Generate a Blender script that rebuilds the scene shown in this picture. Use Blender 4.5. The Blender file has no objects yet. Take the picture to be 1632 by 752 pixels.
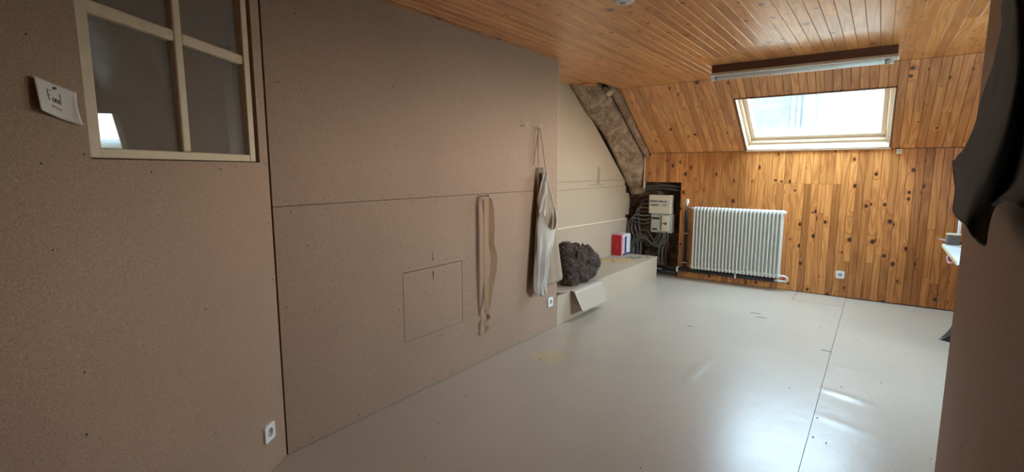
import bpy, bmesh, math, random
from mathutils import Vector, Matrix, noise
random.seed(7)
S = bpy.context.scene
COL = S.collection

# ------------------------------------------------------------------ camera
CAM_H = 1.43
cam_data = bpy.data.cameras.new('camera')
cam = bpy.data.objects.new('camera', cam_data)
COL.objects.link(cam)
cam_data.sensor_fit = 'HORIZONTAL'
cam_data.sensor_width = 36.0
cam_data.lens = 36.0 * 800.0 / 1632.0
cam_data.clip_start = 0.02
cam_data.clip_end = 500
cam.location = (0, 0, CAM_H)
cam.rotation_euler = (math.radians(90) - math.atan(107 / 800.0), 0, math.radians(36.1))
S.camera = cam

# ------------------------------------------------------------------ world, light, exposure
world = bpy.data.worlds.new('sky')
S.world = world
world.use_nodes = True
wn = world.node_tree
bg = wn.nodes['Background']
tc_ = wn.nodes.new('ShaderNodeTexCoord')
sx_ = wn.nodes.new('ShaderNodeSeparateXYZ')
rm_ = wn.nodes.new('ShaderNodeValToRGB')
wn.links.new(tc_.outputs['Generated'], sx_.inputs[0])
wn.links.new(sx_.outputs[2], rm_.inputs[0])
rm_.color_ramp.elements[0].position = 0.0
rm_.color_ramp.elements[0].color = (1.0, .95, .88, 1)      # pale haze at the horizon
rm_.color_ramp.elements[1].position = .55
rm_.color_ramp.elements[1].color = (.52, .76, .98, 1)      # soft blue overhead
wn.links.new(rm_.outputs[0], bg.inputs['Color'])
bg.inputs['Strength'].default_value = 7.0
S.view_settings.view_transform = 'Standard'
S.view_settings.look = 'None'
S.view_settings.gamma = 1
S.view_settings.use_curve_mapping = False
S.view_settings.exposure = 2.38
S.cycles.max_bounces = 14
S.cycles.diffuse_bounces = 8
S.cycles.transparent_max_bounces = 12
S.cycles.sample_clamp_indirect = 6


# ------------------------------------------------------------------ helpers
class MB:
    def __init__(self):
        self.v = []
        self.f = []

    def add(self, vs, fs):
        o = len(self.v)
        self.v += [tuple(p) for p in vs]
        self.f += [tuple(i + o for i in q) for q in fs]
        return self

    def box(self, x0, y0, z0, x1, y1, z1):
        vs = [(x0, y0, z0), (x1, y0, z0), (x1, y1, z0), (x0, y1, z0), (x0, y0, z1), (x1, y0, z1), (x1, y1, z1), (x0, y1, z1)]
        return self.add(vs, [(0, 3, 2, 1), (4, 5, 6, 7), (0, 1, 5, 4), (1, 2, 6, 5), (2, 3, 7, 6), (3, 0, 4, 7)])

    def prism(self, poly, axis, a, b):
        """poly in the other two axes, extruded from a to b along axis (0,1,2)"""
        def mk(p, t):
            q = list(p)
            q.insert(axis, t)
            return tuple(q)
        n = len(poly)
        vs = [mk(p, a) for p in poly] + [mk(p, b) for p in poly]
        fs = [tuple(range(n)), tuple(range(2 * n - 1, n - 1, -1))]
        for i in range(n):
            j = (i + 1) % n
            fs.append((i, i + n, j + n, j))
        return self.add(vs, fs)

    def tube(self, path, r, n=8, cap=True, flat=None):
        pts = [Vector(p) for p in path]
        rings = []
        prev = None
        for i, p in enumerate(pts):
            t = (pts[min(i + 1, len(pts) - 1)] - pts[max(i - 1, 0)]).normalized()
            if prev is None:
                ref = Vector((0, 0, 1)) if abs(t.z) < .9 else Vector((1, 0, 0))
                a = t.cross(ref).normalized()
            else:
                a = (prev - t * prev.dot(t)).normalized()
            b = t.cross(a)
            prev = a
            rr = r[i] if isinstance(r, (list, tuple)) else r
            rings.append([p + a * rr * math.cos(2 * math.pi * k / n) + b * rr * math.sin(2 * math.pi * k / n) for k in range(n)])
        vs = [q for ring in rings for q in ring]
        fs = []
        for i in range(len(pts) - 1):
            for k in range(n):
                k2 = (k + 1) % n
                fs.append((i * n + k, i * n + k2, (i + 1) * n + k2, (i + 1) * n + k))
        if cap:
            fs.append(tuple(range(n - 1, -1, -1)))
            fs.append(tuple((len(pts) - 1) * n + k for k in range(n)))
        return self.add(vs, fs)

    def cyl(self, p0, p1, r, n=16):
        return self.tube([p0, p1], r, n)

    def grid(self, fn, nu, nv):
        vs = [fn(i / nu, j / nv) for j in range(nv + 1) for i in range(nu + 1)]
        fs = [(j * (nu + 1) + i, j * (nu + 1) + i + 1, (j + 1) * (nu + 1) + i + 1, (j + 1) * (nu + 1) + i) for j in range(nv) for i in range(nu)]
        return self.add(vs, fs)

    def mesh(self, name):
        m = bpy.data.meshes.new(name)
        m.from_pydata(self.v, [], self.f)
        bm = bmesh.new()
        bm.from_mesh(m)
        bmesh.ops.recalc_face_normals(bm, faces=bm.faces)
        bm.to_mesh(m)
        bm.free()
        return m

    def build(self, name, mat, parent=None, smooth=False, bevel=0, solid=0, sub=0, loc=None):
        m = self.mesh(name)
        return link(name, m, mat, parent, smooth, bevel, solid, sub, loc)


def link(name, m, mat, parent=None, smooth=False, bevel=0, solid=0, sub=0, loc=None):
    if mat and not m.materials:
        m.materials.append(mat)
    if smooth:
        for p in m.polygons:
            p.use_smooth = True
    o = bpy.data.objects.new(name, m)
    COL.objects.link(o)
    if parent:
        o.parent = parent
    if loc:
        o.location = loc
    if solid:
        md = o.modifiers.new('solid', 'SOLIDIFY')
        md.thickness = solid
        md.offset = 0
    if bevel:
        md = o.modifiers.new('bevel', 'BEVEL')
        md.width = bevel
        md.segments = 2
        md.limit_method = 'ANGLE'
    if sub:
        md = o.modifiers.new('sub', 'SUBSURF')
        md.levels = sub
        md.render_levels = sub
    return o


def empty(name, loc=(0, 0, 0), mat4=None):
    o = bpy.data.objects.new(name, None)
    o.empty_display_size = .05
    COL.objects.link(o)
    if mat4 is not None:
        o.matrix_world = mat4
    else:
        o.location = loc
    return o


def tag(o, label, cat, group=None):
    o['label'] = label
    o['category'] = cat
    if group:
        o['group'] = group
    return o


def struct(o, label=None):
    o['kind'] = 'structure'
    if label:
        o['label'] = label
    return o


def stuff(o):
    o['kind'] = 'stuff'
    return o


def spline(pts, n=8):
    P = [Vector(p) for p in pts]
    out = []
    for i in range(len(P) - 1):
        p0, p1, p2, p3 = P[max(i - 1, 0)], P[i], P[i + 1], P[min(i + 2, len(P) - 1)]
        for k in range(n):
            t = k / n
            out.append(.5 * ((2 * p1) + (p2 - p0) * t + (2 * p0 - 5 * p1 + 4 * p2 - p3) * t * t + (3 * p1 - p0 - 3 * p2 + p3) * t ** 3))
    out.append(P[-1])
    return out


def interp(tab, t):
    if t <= tab[0][0]:
        return tab[0][1]
    for (a, va), (b, vb) in zip(tab, tab[1:]):
        if t <= b:
            return va + (vb - va) * (t - a) / (b - a)
    return tab[-1][1]


# ------------------------------------------------------------------ materials
class NT:
    def __init__(self, name):
        self.m = bpy.data.materials.new(name)
        self.m.use_nodes = True
        self.t = self.m.node_tree
        self.b = self.t.nodes['Principled BSDF']

    def n(self, typ, **kw):
        nd = self.t.nodes.new(typ)
        for k, v in kw.items():
            setattr(nd, k, v)
        return nd

    def put(self, sock, val):
        if isinstance(val, bpy.types.NodeSocket):
            self.t.links.new(val, sock)
        else:
            sock.default_value = val

    def math(self, op, a, b=None, c=None, clamp=False):
        nd = self.n('ShaderNodeMath', operation=op, use_clamp=clamp)
        self.put(nd.inputs[0], a)
        if b is not None:
            self.put(nd.inputs[1], b)
        if c is not None:
            self.put(nd.inputs[2], c)
        return nd.outputs[0]

    def mix(self, fac, a, b, mode='MIX'):
        nd = self.n('ShaderNodeMix', data_type='RGBA', blend_type=mode)
        self.put(nd.inputs[0], fac)
        for s, v in ((nd.inputs[6], a), (nd.inputs[7], b)):
            self.put(s, v if isinstance(v, bpy.types.NodeSocket) else (*v[:3], 1))
        return nd.outputs[2]

    def coord(self, scale=(1, 1, 1), kind='Object', offset=None):
        tc = self.n('ShaderNodeTexCoord')
        mp = self.n('ShaderNodeMapping')
        self.t.links.new(tc.outputs[kind], mp.inputs[0])
        mp.inputs['Scale'].default_value = scale
        if offset is not None:
            self.t.links.new(offset, mp.inputs['Location'])
        return mp.outputs[0]

    def noise(self, vec, scale, detail=3, rough=.5, dist=0):
        nd = self.n('ShaderNodeTexNoise')
        self.t.links.new(vec, nd.inputs['Vector'])
        nd.inputs['Scale'].default_value = scale
        nd.inputs['Detail'].default_value = detail
        nd.inputs['Roughness'].default_value = rough
        nd.inputs['Distortion'].default_value = dist
        return nd.outputs['Fac']

    def ramp(self, fac, stops, interp='LINEAR'):
        nd = self.n('ShaderNodeValToRGB')
        nd.color_ramp.interpolation = interp
        els = nd.color_ramp.elements
        while len(els) < len(stops):
            els.new(.5)
        for e, (p, c) in zip(els, stops):
            e.position = p
            e.color = (*c[:3], 1) if isinstance(c, (tuple, list)) else (c, c, c, 1)
        self.t.links.new(fac, nd.inputs[0])
        return nd.outputs[0]

    def bump(self, h, strength=.3, dist=.002):
        nd = self.n('ShaderNodeBump')
        nd.inputs['Strength'].default_value = strength
        nd.inputs['Distance'].default_value = dist
        self.t.links.new(h, nd.inputs['Height'])
        self.t.links.new(nd.outputs[0], self.b.inputs['Normal'])

    def set(self, **kw):
        for k, v in kw.items():
            nm = {'color': 'Base Color', 'rough': 'Roughness', 'metal': 'Metallic', 'spec': 'Specular IOR Level', 'coat': 'Coat Weight', 'coat_rough': 'Coat Roughness', 'sheen': 'Sheen Weight'}[k]
            if k == 'color' and not isinstance(v, bpy.types.NodeSocket):
                v = (*v[:3], 1)
            self.put(self.b.inputs[nm], v)
        return self.m


def plain(name, col, rough=.5, metal=0, spec=.5, var=.12, scale=30, bump=0):
    t = NT(name)
    f = t.noise(t.coord(), scale, 4)
    c2 = tuple(max(0, c * (1 - var)) for c in col)
    c3 = tuple(min(1, c * (1 + var)) for c in col)
    t.set(color=t.mix(f, c2, c3), rough=rough, metal=metal, spec=spec)
    if bump:
        t.bump(f, .6, bump)
    return t.m


def pine(name, lo, hi, knot, rough=.32, coat=.35, tone=.28):
    """planks run along local Y, width along local X"""
    t = NT(name)
    oi = t.n('ShaderNodeObjectInfo')
    rnd = oi.outputs['Random']
    cmb = t.n('ShaderNodeCombineXYZ')
    t.put(cmb.inputs[0], t.math('MULTIPLY', rnd, 37.0))
    t.put(cmb.inputs[1], t.math('MULTIPLY', rnd, 91.0))
    t.put(cmb.inputs[2], t.math('MULTIPLY', rnd, 13.0))
    base = t.coord((1, 1, .2), offset=cmb.outputs[0])
    # knots
    mpk = t.n('ShaderNodeMapping')
    t.t.links.new(base, mpk.inputs[0])
    mpk.inputs['Scale'].default_value = (1, .75, 0)
    vo = t.n('ShaderNodeTexVoronoi', voronoi_dimensions='2D')
    t.t.links.new(mpk.outputs[0], vo.inputs['Vector'])
    vo.inputs['Scale'].default_value = 5.8
    sepc = t.n('ShaderNodeSeparateColor')
    t.t.links.new(vo.outputs['Color'], sepc.inputs[0])
    wob = t.noise(base, 60, 2)
    rad = t.math('MAXIMUM', t.math('MULTIPLY_ADD', sepc.outputs[0], .21, -.055), .002)
    dk = t.math('ADD', vo.outputs['Distance'], t.math('MULTIPLY_ADD', wob, .05, -.025))
    kn = t.math('SUBTRACT', 1.0, t.math('DIVIDE', dk, rad), clamp=True)
    knf = t.ramp(kn, [(0, 0.0), (.22, .55), (.5, 1.0)])
    halo = t.math('SUBTRACT', 1.0, t.math('DIVIDE', dk, t.math('MULTIPLY', rad, 3.0)), clamp=True)
    # cathedral figure: contour lines of a stretched noise field bent round the knots
    mpg = t.n('ShaderNodeMapping')
    t.t.links.new(base, mpg.inputs[0])
    mpg.inputs['Scale'].default_value = (8, .7, 1)
    fld = t.noise(mpg.outputs[0], 1.0, 1.5, .45)
    fld = t.math('MULTIPLY_ADD', halo, .12, fld)
    ring = t.math('MULTIPLY_ADD', t.math('SINE', t.math('MULTIPLY', fld, 60.0)), .5, .5)
    ring = t.math('POWER', ring, 1.6)
    mps = t.n('ShaderNodeMapping')
    t.t.links.new(base, mps.inputs[0])
    mps.inputs['Scale'].default_value = (70, 1.6, 1)
    streak = t.ramp(t.noise(mps.outputs[0], 1.0, 3, .6), [(.28, 0.0), (.72, 1.0)])
    big = t.noise(base, 2.3, 2)
    g = t.math('ADD', t.math('MULTIPLY', ring, .68), t.math('MULTIPLY', streak, .32))
    col = t.mix(t.math('MULTIPLY_ADD', g, .75, .05, clamp=True), hi, lo)
    col = t.mix(t.math('MULTIPLY_ADD', big, .5, -.1, clamp=True), col, tuple(a * .62 + b * .1 for a, b in zip(lo, hi)))
    # plank to plank tone
    rr = t.math('FRACT', t.math('MULTIPLY', rnd, 53.7))
    col = t.mix(1.0, col, t.ramp(rr, [(0, (1 - tone, 1 - tone * 1.15, 1 - tone * 1.3)), (.5, (.92, .9, .86)), (1, (1.0, 1.0, 1.0))]), 'MULTIPLY')
    col = t.mix(t.math('MULTIPLY', halo, .35), col, lo)
    col = t.mix(knf, col, knot)
    t.set(color=col, rough=t.math('MULTIPLY_ADD', streak, .10, rough - .01), coat=coat, coat_rough=.28)
    t.bump(g, .12, .0006)
    return t.m


def chipboard(name, c1, c2, fleck=(.62, .5, .36), rough=.72):
    t = NT(name)
    v = t.coord()
    a = t.noise(v, 260, 3, .6)
    b = t.noise(v, 75, 4, .6)
    c = t.noise(v, 1.6, 3)
    col = t.mix(t.ramp(a, [(.36, 0.0), (.64, 1.0)]), c1, c2)
    col = t.mix(t.ramp(b, [(.62, 0.0), (.72, .35)]), col, fleck)
    dark = t.ramp(t.noise(v, 60, 2, .5), [(.25, .4), (.30, 0.0)])
    col = t.mix(dark, col, tuple(x * .55 for x in c1))
    col = t.mix(t.math('MULTIPLY_ADD', c, .5, -.12, clamp=True), col, tuple(x * .8 for x in c1))
    t.set(color=col, rough=rough, spec=.35)
    t.bump(a, .15, .0006)
    return t.m


M = {}
M['pine_ceiling'] = pine('pine_ceiling', (.58, .185, .048), (.98, .49, .18), (.05, .016, .008), rough=.3, coat=.5, tone=.30)
M['pine_wall'] = pine('pine_wall', (.44, .135, .028), (.86, .39, .115), (.05, .014, .005), rough=.34, coat=.3, tone=.42)
M['board'] = chipboard('hardboard_brown', (.30, .19, .125), (.47, .32, .225))
M['board_pale'] = chipboard('chipboard_pale', (.46, .355, .245), (.56, .445, .32), (.66, .56, .43))
M['wall_core'] = plain('plaster_core', (.25, .2, .16), .9)
M['dark_void'] = plain('old_roof_boarding', (.05, .04, .03), .9, scale=9)
M['white_plastic'] = plain('white_plastic', (.78, .78, .76), .35, var=.02)
M['cream_plastic'] = plain('cream_plastic', (.70, .62, .46), .4, var=.03)
M['grey_plastic'] = plain('grey_plastic', (.50, .49, .45), .45, var=.03)
M['black_plastic'] = plain('black_plastic', (.02, .02, .02), .4, var=.1)
M['white_paint'] = plain('white_gloss_paint', (.74, .76, .74), .3, var=.03, scale=8)
M['rad_paint'] = plain('radiator_paint', (.72, .72, .66), .32, var=.03, scale=8)
M['cream_paint'] = plain('cream_painted_wood', (.60, .47, .31), .5, var=.14, scale=26)
M['pale_wood'] = plain('pale_lining_wood', (.74, .60, .44), .4, var=.08, scale=20)
M['chrome'] = plain('chrome', (.7, .7, .68), .2, 1, var=.03)
M['steel'] = plain('dull_steel', (.4, .38, .35), .4, 1, var=.1)
M['screw'] = plain('dark_screw', (.03, .025, .02), .5, var=.2)
M['groove'] = plain('dark_gap', (.025, .018, .012), .9, var=.2)
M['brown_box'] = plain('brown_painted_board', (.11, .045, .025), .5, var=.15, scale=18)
M['black_pipe'] = plain('black_pipe_lagging', (.025, .025, .027), .6, var=.25)
M['cable'] = plain('grey_cable', (.20, .19, .175), .5, var=.15)
M['cable_dark'] = plain('dark_cable', (.09, .08, .075), .55, var=.15)
M['paper'] = plain('white_paper', (.76, .70, .66), .8, var=.04, scale=12)
M['ink'] = plain('black_ink', (.03, .025, .03), .7)
M['red_card'] = plain('red_card', (.52, .015, .03), .35, var=.1)
M['pink_card'] = plain('pink_card', (.75, .30, .36), .45, var=.08)
M['white_card'] = plain('white_card', (.80, .80, .82), .4, var=.04)
M['navy'] = plain('navy_print', (.05, .06, .15), .45)
M['gold'] = plain('gold_print', (.75, .42, .12), .4)
M['raw_wood'] = plain('raw_yellow_wood', (.62, .40, .17), .65, var=.15, scale=25)
M['stucco'] = plain('darkened_stucco', (.078, .081, .081), .9, var=.08, scale=2.5)  # house wall, patch and pipe colours darkened to keep detail from overexposing
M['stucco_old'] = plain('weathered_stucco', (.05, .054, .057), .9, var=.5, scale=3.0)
M['white_render'] = plain('white_render', (.7, .72, .72), .9, var=.04, scale=2)
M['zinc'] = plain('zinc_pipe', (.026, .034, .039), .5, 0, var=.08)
M['green_hill'] = plain('green_hill', (.12, .2, .08), .95, var=.4, scale=.6)
M['roof_slate'] = plain('roof_slate', (.25, .24, .25), .8, var=.2, scale=6)
M['ground'] = plain('outdoor_ground', (.22, .22, .18), .95, var=.3, scale=.8)
M['tube_glass'] = plain('white_tube', (.85, .86, .85), .12, var=.01)
M['reflector'] = plain('white_reflector', (.66, .67, .64), .25, .35, var=.04)
M['strap'] = plain('tan_webbing', (.48, .31, .19), .85, var=.16, scale=220, bump=.0008)
M['desk_top'] = plain('white_laminate', (.78, .82, .86), .3, var=.03)
M['desk_edge'] = plain('yellow_edging', (.72, .62, .40), .5, var=.1)
M['yarn_dark'] = plain('brown_bobbin', (.16, .13, .11), .8, var=.3, scale=300)

# glass: thin pane, clear with fresnel reflection
t = NT('window_glass')
t.t.nodes.remove(t.b)
tr = t.n('ShaderNodeBsdfTransparent')
tr.inputs[0].default_value = (.93, .95, .95, 1)
gl = t.n('ShaderNodeBsdfGlossy')
gl.inputs['Roughness'].default_value = .015
geo = t.n('ShaderNodeNewGeometry')
dotn = t.n('ShaderNodeVectorMath', operation='DOT_PRODUCT')
t.t.links.new(geo.outputs['Incoming'], dotn.inputs[0])
t.t.links.new(geo.outputs['Normal'], dotn.inputs[1])
cosi = t.math('ABSOLUTE', dotn.outputs['Value'])
schlick = t.math('MULTIPLY_ADD', t.math('POWER', t.math('SUBTRACT', 1.0, cosi, clamp=True), 5.0), .955, .045, clamp=True)
mx = t.n('ShaderNodeMixShader')
t.t.links.new(schlick, mx.inputs[0])
t.t.links.new(tr.outputs[0], mx.inputs[1])
t.t.links.new(gl.outputs[0], mx.inputs[2])
t.t.links.new(mx.outputs[0], t.t.nodes['Material Output'].inputs[0])
M['glass'] = t.m
g2 = t.m.copy()  # clear glass with an even grey diffuse share mixed in
g2.name = 'greyed_window_glass'
nt2 = g2.node_tree
df = nt2.nodes.new('ShaderNodeBsdfDiffuse')
df.inputs[0].default_value = (.55, .50, .45, 1)
mx2 = nt2.nodes.new('ShaderNodeMixShader')
mx2.inputs[0].default_value = .16
outn = nt2.nodes['Material Output']
src = outn.inputs[0].links[0].from_socket
nt2.links.new(src, mx2.inputs[1])
nt2.links.new(df.outputs[0], mx2.inputs[2])
nt2.links.new(mx2.outputs[0], outn.inputs[0])
M['greyed_glass'] = g2

# linoleum: pale speckled sheet with scuffs and two yellowish stains
t = NT('lino')
v = t.coord()
a = t.noise(v, 190, 3, .6)
b = t.noise(v, 55, 3, .6)
c = t.noise(v, 1.1, 4)
col = t.mix(t.ramp(a, [(.3, 0.0), (.7, 1.0)]), (.43, .345, .262), (.60, .495, .385))
col = t.mix(t.ramp(b, [(.35, 0.0), (.65, .3)]), col, (.66, .56, .45))
col = t.mix(t.ramp(t.noise(v, 80, 2), [(.25, .5), (.30, 0.0)]), col, (.28, .22, .17))
col = t.mix(t.math('MULTIPLY_ADD', c, .9, -.30, clamp=True), col, (.37, .315, .25))
sx = t.n('ShaderNodeSeparateXYZ')
t.t.links.new(v, sx.inputs[0])
def stain(cx, cy, rx, ry, amt):
    dx = t.math('DIVIDE', t.math('SUBTRACT', sx.outputs[0], cx), rx)
    dy = t.math('DIVIDE', t.math('SUBTRACT', sx.outputs[1], cy), ry)
    d = t.math('SQRT', t.math('ADD', t.math('MULTIPLY', dx, dx), t.math('MULTIPLY', dy, dy)))
    d = t.math('ADD', d, t.math('MULTIPLY_ADD', t.noise(v, 11, 3), .5, -.25))
    return t.math('MULTIPLY', t.ramp(d, [(0, .35), (.3, .75), (.42, .3), (.55, .8), (.72, .35), (.9, 1.0), (1.0, 0.0)]), amt)
col = t.mix(stain(-1.95, 3.17, .145, .125, .75), col, (.58, .45, .17))
col = t.mix(stain(-1.97, 3.55, .16, .15, .38), col, (.58, .47, .22))
t.set(color=col, rough=t.math('MULTIPLY_ADD', t.noise(v, 7, 4), .05, .278), spec=.5)
hb = t.math('ADD', t.math('MULTIPLY', t.noise(v, 9, 3), 1.0), t.math('MULTIPLY', a, .08))
t.bump(hb, .35, .004)
M['lino'] = t.m

# old timber
t = NT('old_timber')
v = t.coord((1, 1, 1))
a = t.noise(v, 9, 5, .6, .6)
b = t.noise(t.coord((30, 3, 3)), 1.5, 4, .6)
col = t.ramp(a, [(.3, (.18, .11, .065)), (.5, (.36, .24, .155)), (.7, (.50, .36, .25))])
col = t.mix(t.ramp(b, [(.35, .5), (.5, 0.0)]), col, (.07, .045, .03))
t.set(color=col, rough=.85, spec=.2)
t.bump(t.math('ADD', a, b), .6, .007)
M['timber'] = t.m

# rubble stone behind the cladding
t = NT('rubble_stone')
v = t.coord()
vo = t.n('ShaderNodeTexVoronoi')
t.t.links.new(v, vo.inputs['Vector'])
vo.inputs['Scale'].default_value = 6
a = t.noise(v, 8, 5, .65, .4)
col = t.ramp(a, [(.3, (.035, .025, .018)), (.5, (.13, .085, .055)), (.68, (.30, .20, .12))])
t.set(color=col, rough=.95, spec=.15)
t.bump(t.math('ADD', a, vo.outputs['Distance']), .8, .03)
M['stone'] = t.m

# cloths
def cloth(name, c1, c2, scale=380, rough=.95, sheen=0.0):
    t = NT(name)
    v = t.coord()
    a = t.noise(v, scale, 2)
    b = t.noise(v, 7, 4)
    col = t.mix(a, c1, c2)
    col = t.mix(t.math('MULTIPLY_ADD', b, .6, -.1, clamp=True), col, tuple(x * .72 for x in c1))
    t.set(color=col, rough=rough, spec=.2, sheen=sheen)
    t.bump(a, .25, .0008)
    return t.m
M['fleece'] = cloth('dark_fleece', (.026, .038, .042), (.056, .074, .078), 420, 1, .25)
M['linen'] = cloth('shaded_linen', (.34, .262, .185), (.45, .36, .265))  # apron back: shade painted in as a darker tan copy of the cloth
M['linen_pale'] = cloth('off_white_linen', (.54, .505, .455), (.66, .625, .57))
M['wool'] = cloth('raw_brown_wool', (.045, .030, .024), (.11, .08, .066), 60)
M['wool_tip'] = plain('wool_lock', (.25, .175, .13), .9, var=.5, scale=40)

# ------------------------------------------------------------------ main dimensions
XL = -2.305           # long left wall
YB = 6.62             # plank face of the back wall
ZC = 2.35             # underside of the ceiling planks
YS = 5.58             # where flat ceiling turns into the slope
ZK = 1.64             # where the slope meets the back wall
XA = -2.85            # wall of the recess
CN = Vector((-2.305, 1.24, 0))          # inside corner, left wall / oblique wall
UD = Vector((.527, -.85, 0)).normalized()
ND = Vector((.85, .527, 0)).normalized()
XR = 1.15
YR = -1.4
P = .07               # plank pitch

# ------------------------------------------------------------------ floor
fl = struct(MB().box(-4.3, YR - .1, -.12, XR + .1, 7.0, -.006).build('floor', M['groove']), 'pale speckled sheet flooring laid in strips')


def ridge(x, y, a, b, h, w):
    a = Vector(a)
    b = Vector(b)
    p = Vector((x, y))
    d = b - a
    s = (p - a).dot(d) / d.length_squared
    s2 = min(1, max(0, s))
    q = (p - (a + d * s2)).length
    return h * math.exp(-(q / w) ** 2) * (math.sin(math.pi * min(1, max(.08, s2 * .85 + .12))))


def lino_z(x, y):
    z = .0012 * noise.noise(Vector((x * 2.2, y * 2.2, 0))) - .0015
    z += ridge(x, y, (-.205, 3.73), (.09, 3.63), .010, .026)
    z += ridge(x, y, (-.205, 4.25), (0.05, 4.2), .003, .03)
    z += ridge(x, y, (-.205, 3.3), (.12, 3.2), .003, .035)
    z += ridge(x, y, (-.96, 3.33), (-.945, 3.80), .006, .022)
    return z


def axis(a, b, step, keep=()):
    k = sorted([a, b] + [q for q in keep if a < q < b])
    out = []
    for p, q in zip(k, k[1:]):
        n = max(1, round((q - p) / step))
        out += [p + (q - p) * i / n for i in range(n)]
    return out + [b]


def sheet(name, xs, ys, skip=None):
    mb = MB()
    nx = len(xs)
    mb.v = [(x, y, lino_z(x, y)) for y in ys for x in xs]
    for j in range(len(ys) - 1):
        for i in range(nx - 1):
            if skip and skip((xs[i] + xs[i + 1]) / 2, (ys[j] + ys[j + 1]) / 2):
                continue
            mb.f.append((j * nx + i, j * nx + i + 1, (j + 1) * nx + i + 1, (j + 1) * nx + i))
    o = mb.build(name, M['lino'], fl, True)
    md = o.modifiers.new('solid', 'SOLIDIFY')
    md.thickness = .0025
    md.offset = -1
    md = o.modifiers.new('split', 'EDGE_SPLIT')
    md.split_angle = math.radians(40)
    return o


XS = -.207
sheet('lino_sheet', axis(-4.2, XS - .0013, .03, (-1.1, -.8, -.685)), axis(YR - .05, 6.85, .03, (6.157,)), lambda x, y: x > -.685 and y > 6.157)
sheet('lino_patch', axis(-.6805, XS - .001, .05), axis(6.162, 6.85, .05))
sheet('lino_sheet', axis(XS + .0013, XR + .05, .02), axis(YR - .05, 6.85, .03))

# ------------------------------------------------------------------ left wall with hatch
wl = struct(MB().box(XL - .115, 1.24, 0, XL - .02, 3.80, ZC + .02).build('wall_left', M['groove']), 'brown hardboard wall with a cut hatch')
HY0, HY1, HZ0, HZ1 = 2.03, 2.572, .36, .80
MB().box(XL - .018, 1.246, 1.2525, XL, 3.835, ZC).build('upper_board', M['board'], wl)
lb = MB()
lb.box(XL - .018, 1.246, .004, XL, HY0, 1.2495)
lb.box(XL - .018, HY1, .004, XL, 3.835, 1.2495)
lb.box(XL - .018, HY0, .004, XL, HY1, HZ0)
lb.box(XL - .018, HY0, HZ1, XL, HY1, 1.2495)
lb.build('lower_board', M['board'], wl)
MB().box(XL - .018, HY0 + .004, HZ0 + .002, XL - .0005, HY1 - .0035, HZ1 - .004).build('hatch_panel', M['board'], wl)
MB().box(XL - .0185, 3.839, .004, XL - .001, 3.851, ZC).build('edge_strip', M['board_pale'], wl)


def screws(pts, parent, r=.0036, name='screw_heads'):
    """pts: (position, normal)"""
    mb = MB()
    for p, n in pts:
        p = Vector(p)
        n = Vector(n)
        mb.cyl(p - n * .001, p + n * .0008, r * random.uniform(.75, 1.15), 7)
    return stuff(mb.build(name, M['screw'], parent))


rs = random.Random(3)
pts = []
for zz in (1.275, 1.225):
    y = 1.32
    while y < 3.82:
        pts.append(((XL, y + rs.uniform(-.02, .02), zz + rs.uniform(-.006, .006)), (1, 0, 0)))
        y += .2
for yy in (1.30, 1.42, 2.02, 2.62, 3.25, 3.80):
    for zz in (.08, .42, .72, 1.02, 1.55, 1.86, 2.12, 2.3):
        if HY0 - .05 < yy < HY1 + .03 and HZ0 - .05 < zz < HZ1 + .05:
            continue
        if rs.random() < .8:
            pts.append(((XL, yy + rs.uniform(-.02, .02), zz + rs.uniform(-.05, .05)), (1, 0, 0)))
for i in range(9):
    pts.append(((XL, 1.4 + i * .29 + rs.uniform(-.03, .03), .035), (1, 0, 0)))
for i in range(5):
    zz = HZ0 + .02 + i * .1
    pts.append(((XL, HY0 - .035, zz), (1, 0, 0)))
    pts.append(((XL, HY1 + .032, zz), (1, 0, 0)))
for i in range(6):
    yy = HY0 + .06 + i * .085
    pts.append(((XL, yy, HZ1 + .03), (1, 0, 0)))
    pts.append(((XL, yy, HZ0 - .035), (1, 0, 0)))
screws(pts, wl)
# pencil arrows above the hatch
mk = MB()
yc = 2.29
for s, z0 in ((1, HZ1 + .07), (-1, HZ1 - .06)):
    mk.tube([(XL + .0006, yc, z0 + .03 * s), (XL + .0006, yc, z0 - .03 * s)], .0012, 4)
    mk.tube([(XL + .0006, yc - .012, z0 - .012 * s), (XL + .0006, yc, z0 - .03 * s), (XL + .0006, yc + .012, z0 - .012 * s)], .0012, 4)
mk.build('pencil_arrows', M['ink'], wl)

# ------------------------------------------------------------------ oblique wall with glazed window
def near_matrix():
    m = Matrix.Identity(4)
    for i in range(3):
        m[i][0] = UD[i]
        m[i][1] = ND[i]
        m[i][2] = (0, 0, 1)[i]
        m[i][3] = CN[i]
    return m


NM = near_matrix()       # local x: along the wall from the corner towards the camera, local y: out of the wall into the room (mirrored frame)


def near_pt(u, d, z):
    return CN + UD * u + ND * d + Vector((0, 0, z))


def xf(mb, fn):
    mb.v = [tuple(fn(*p)) for p in mb.v]
    return mb


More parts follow.
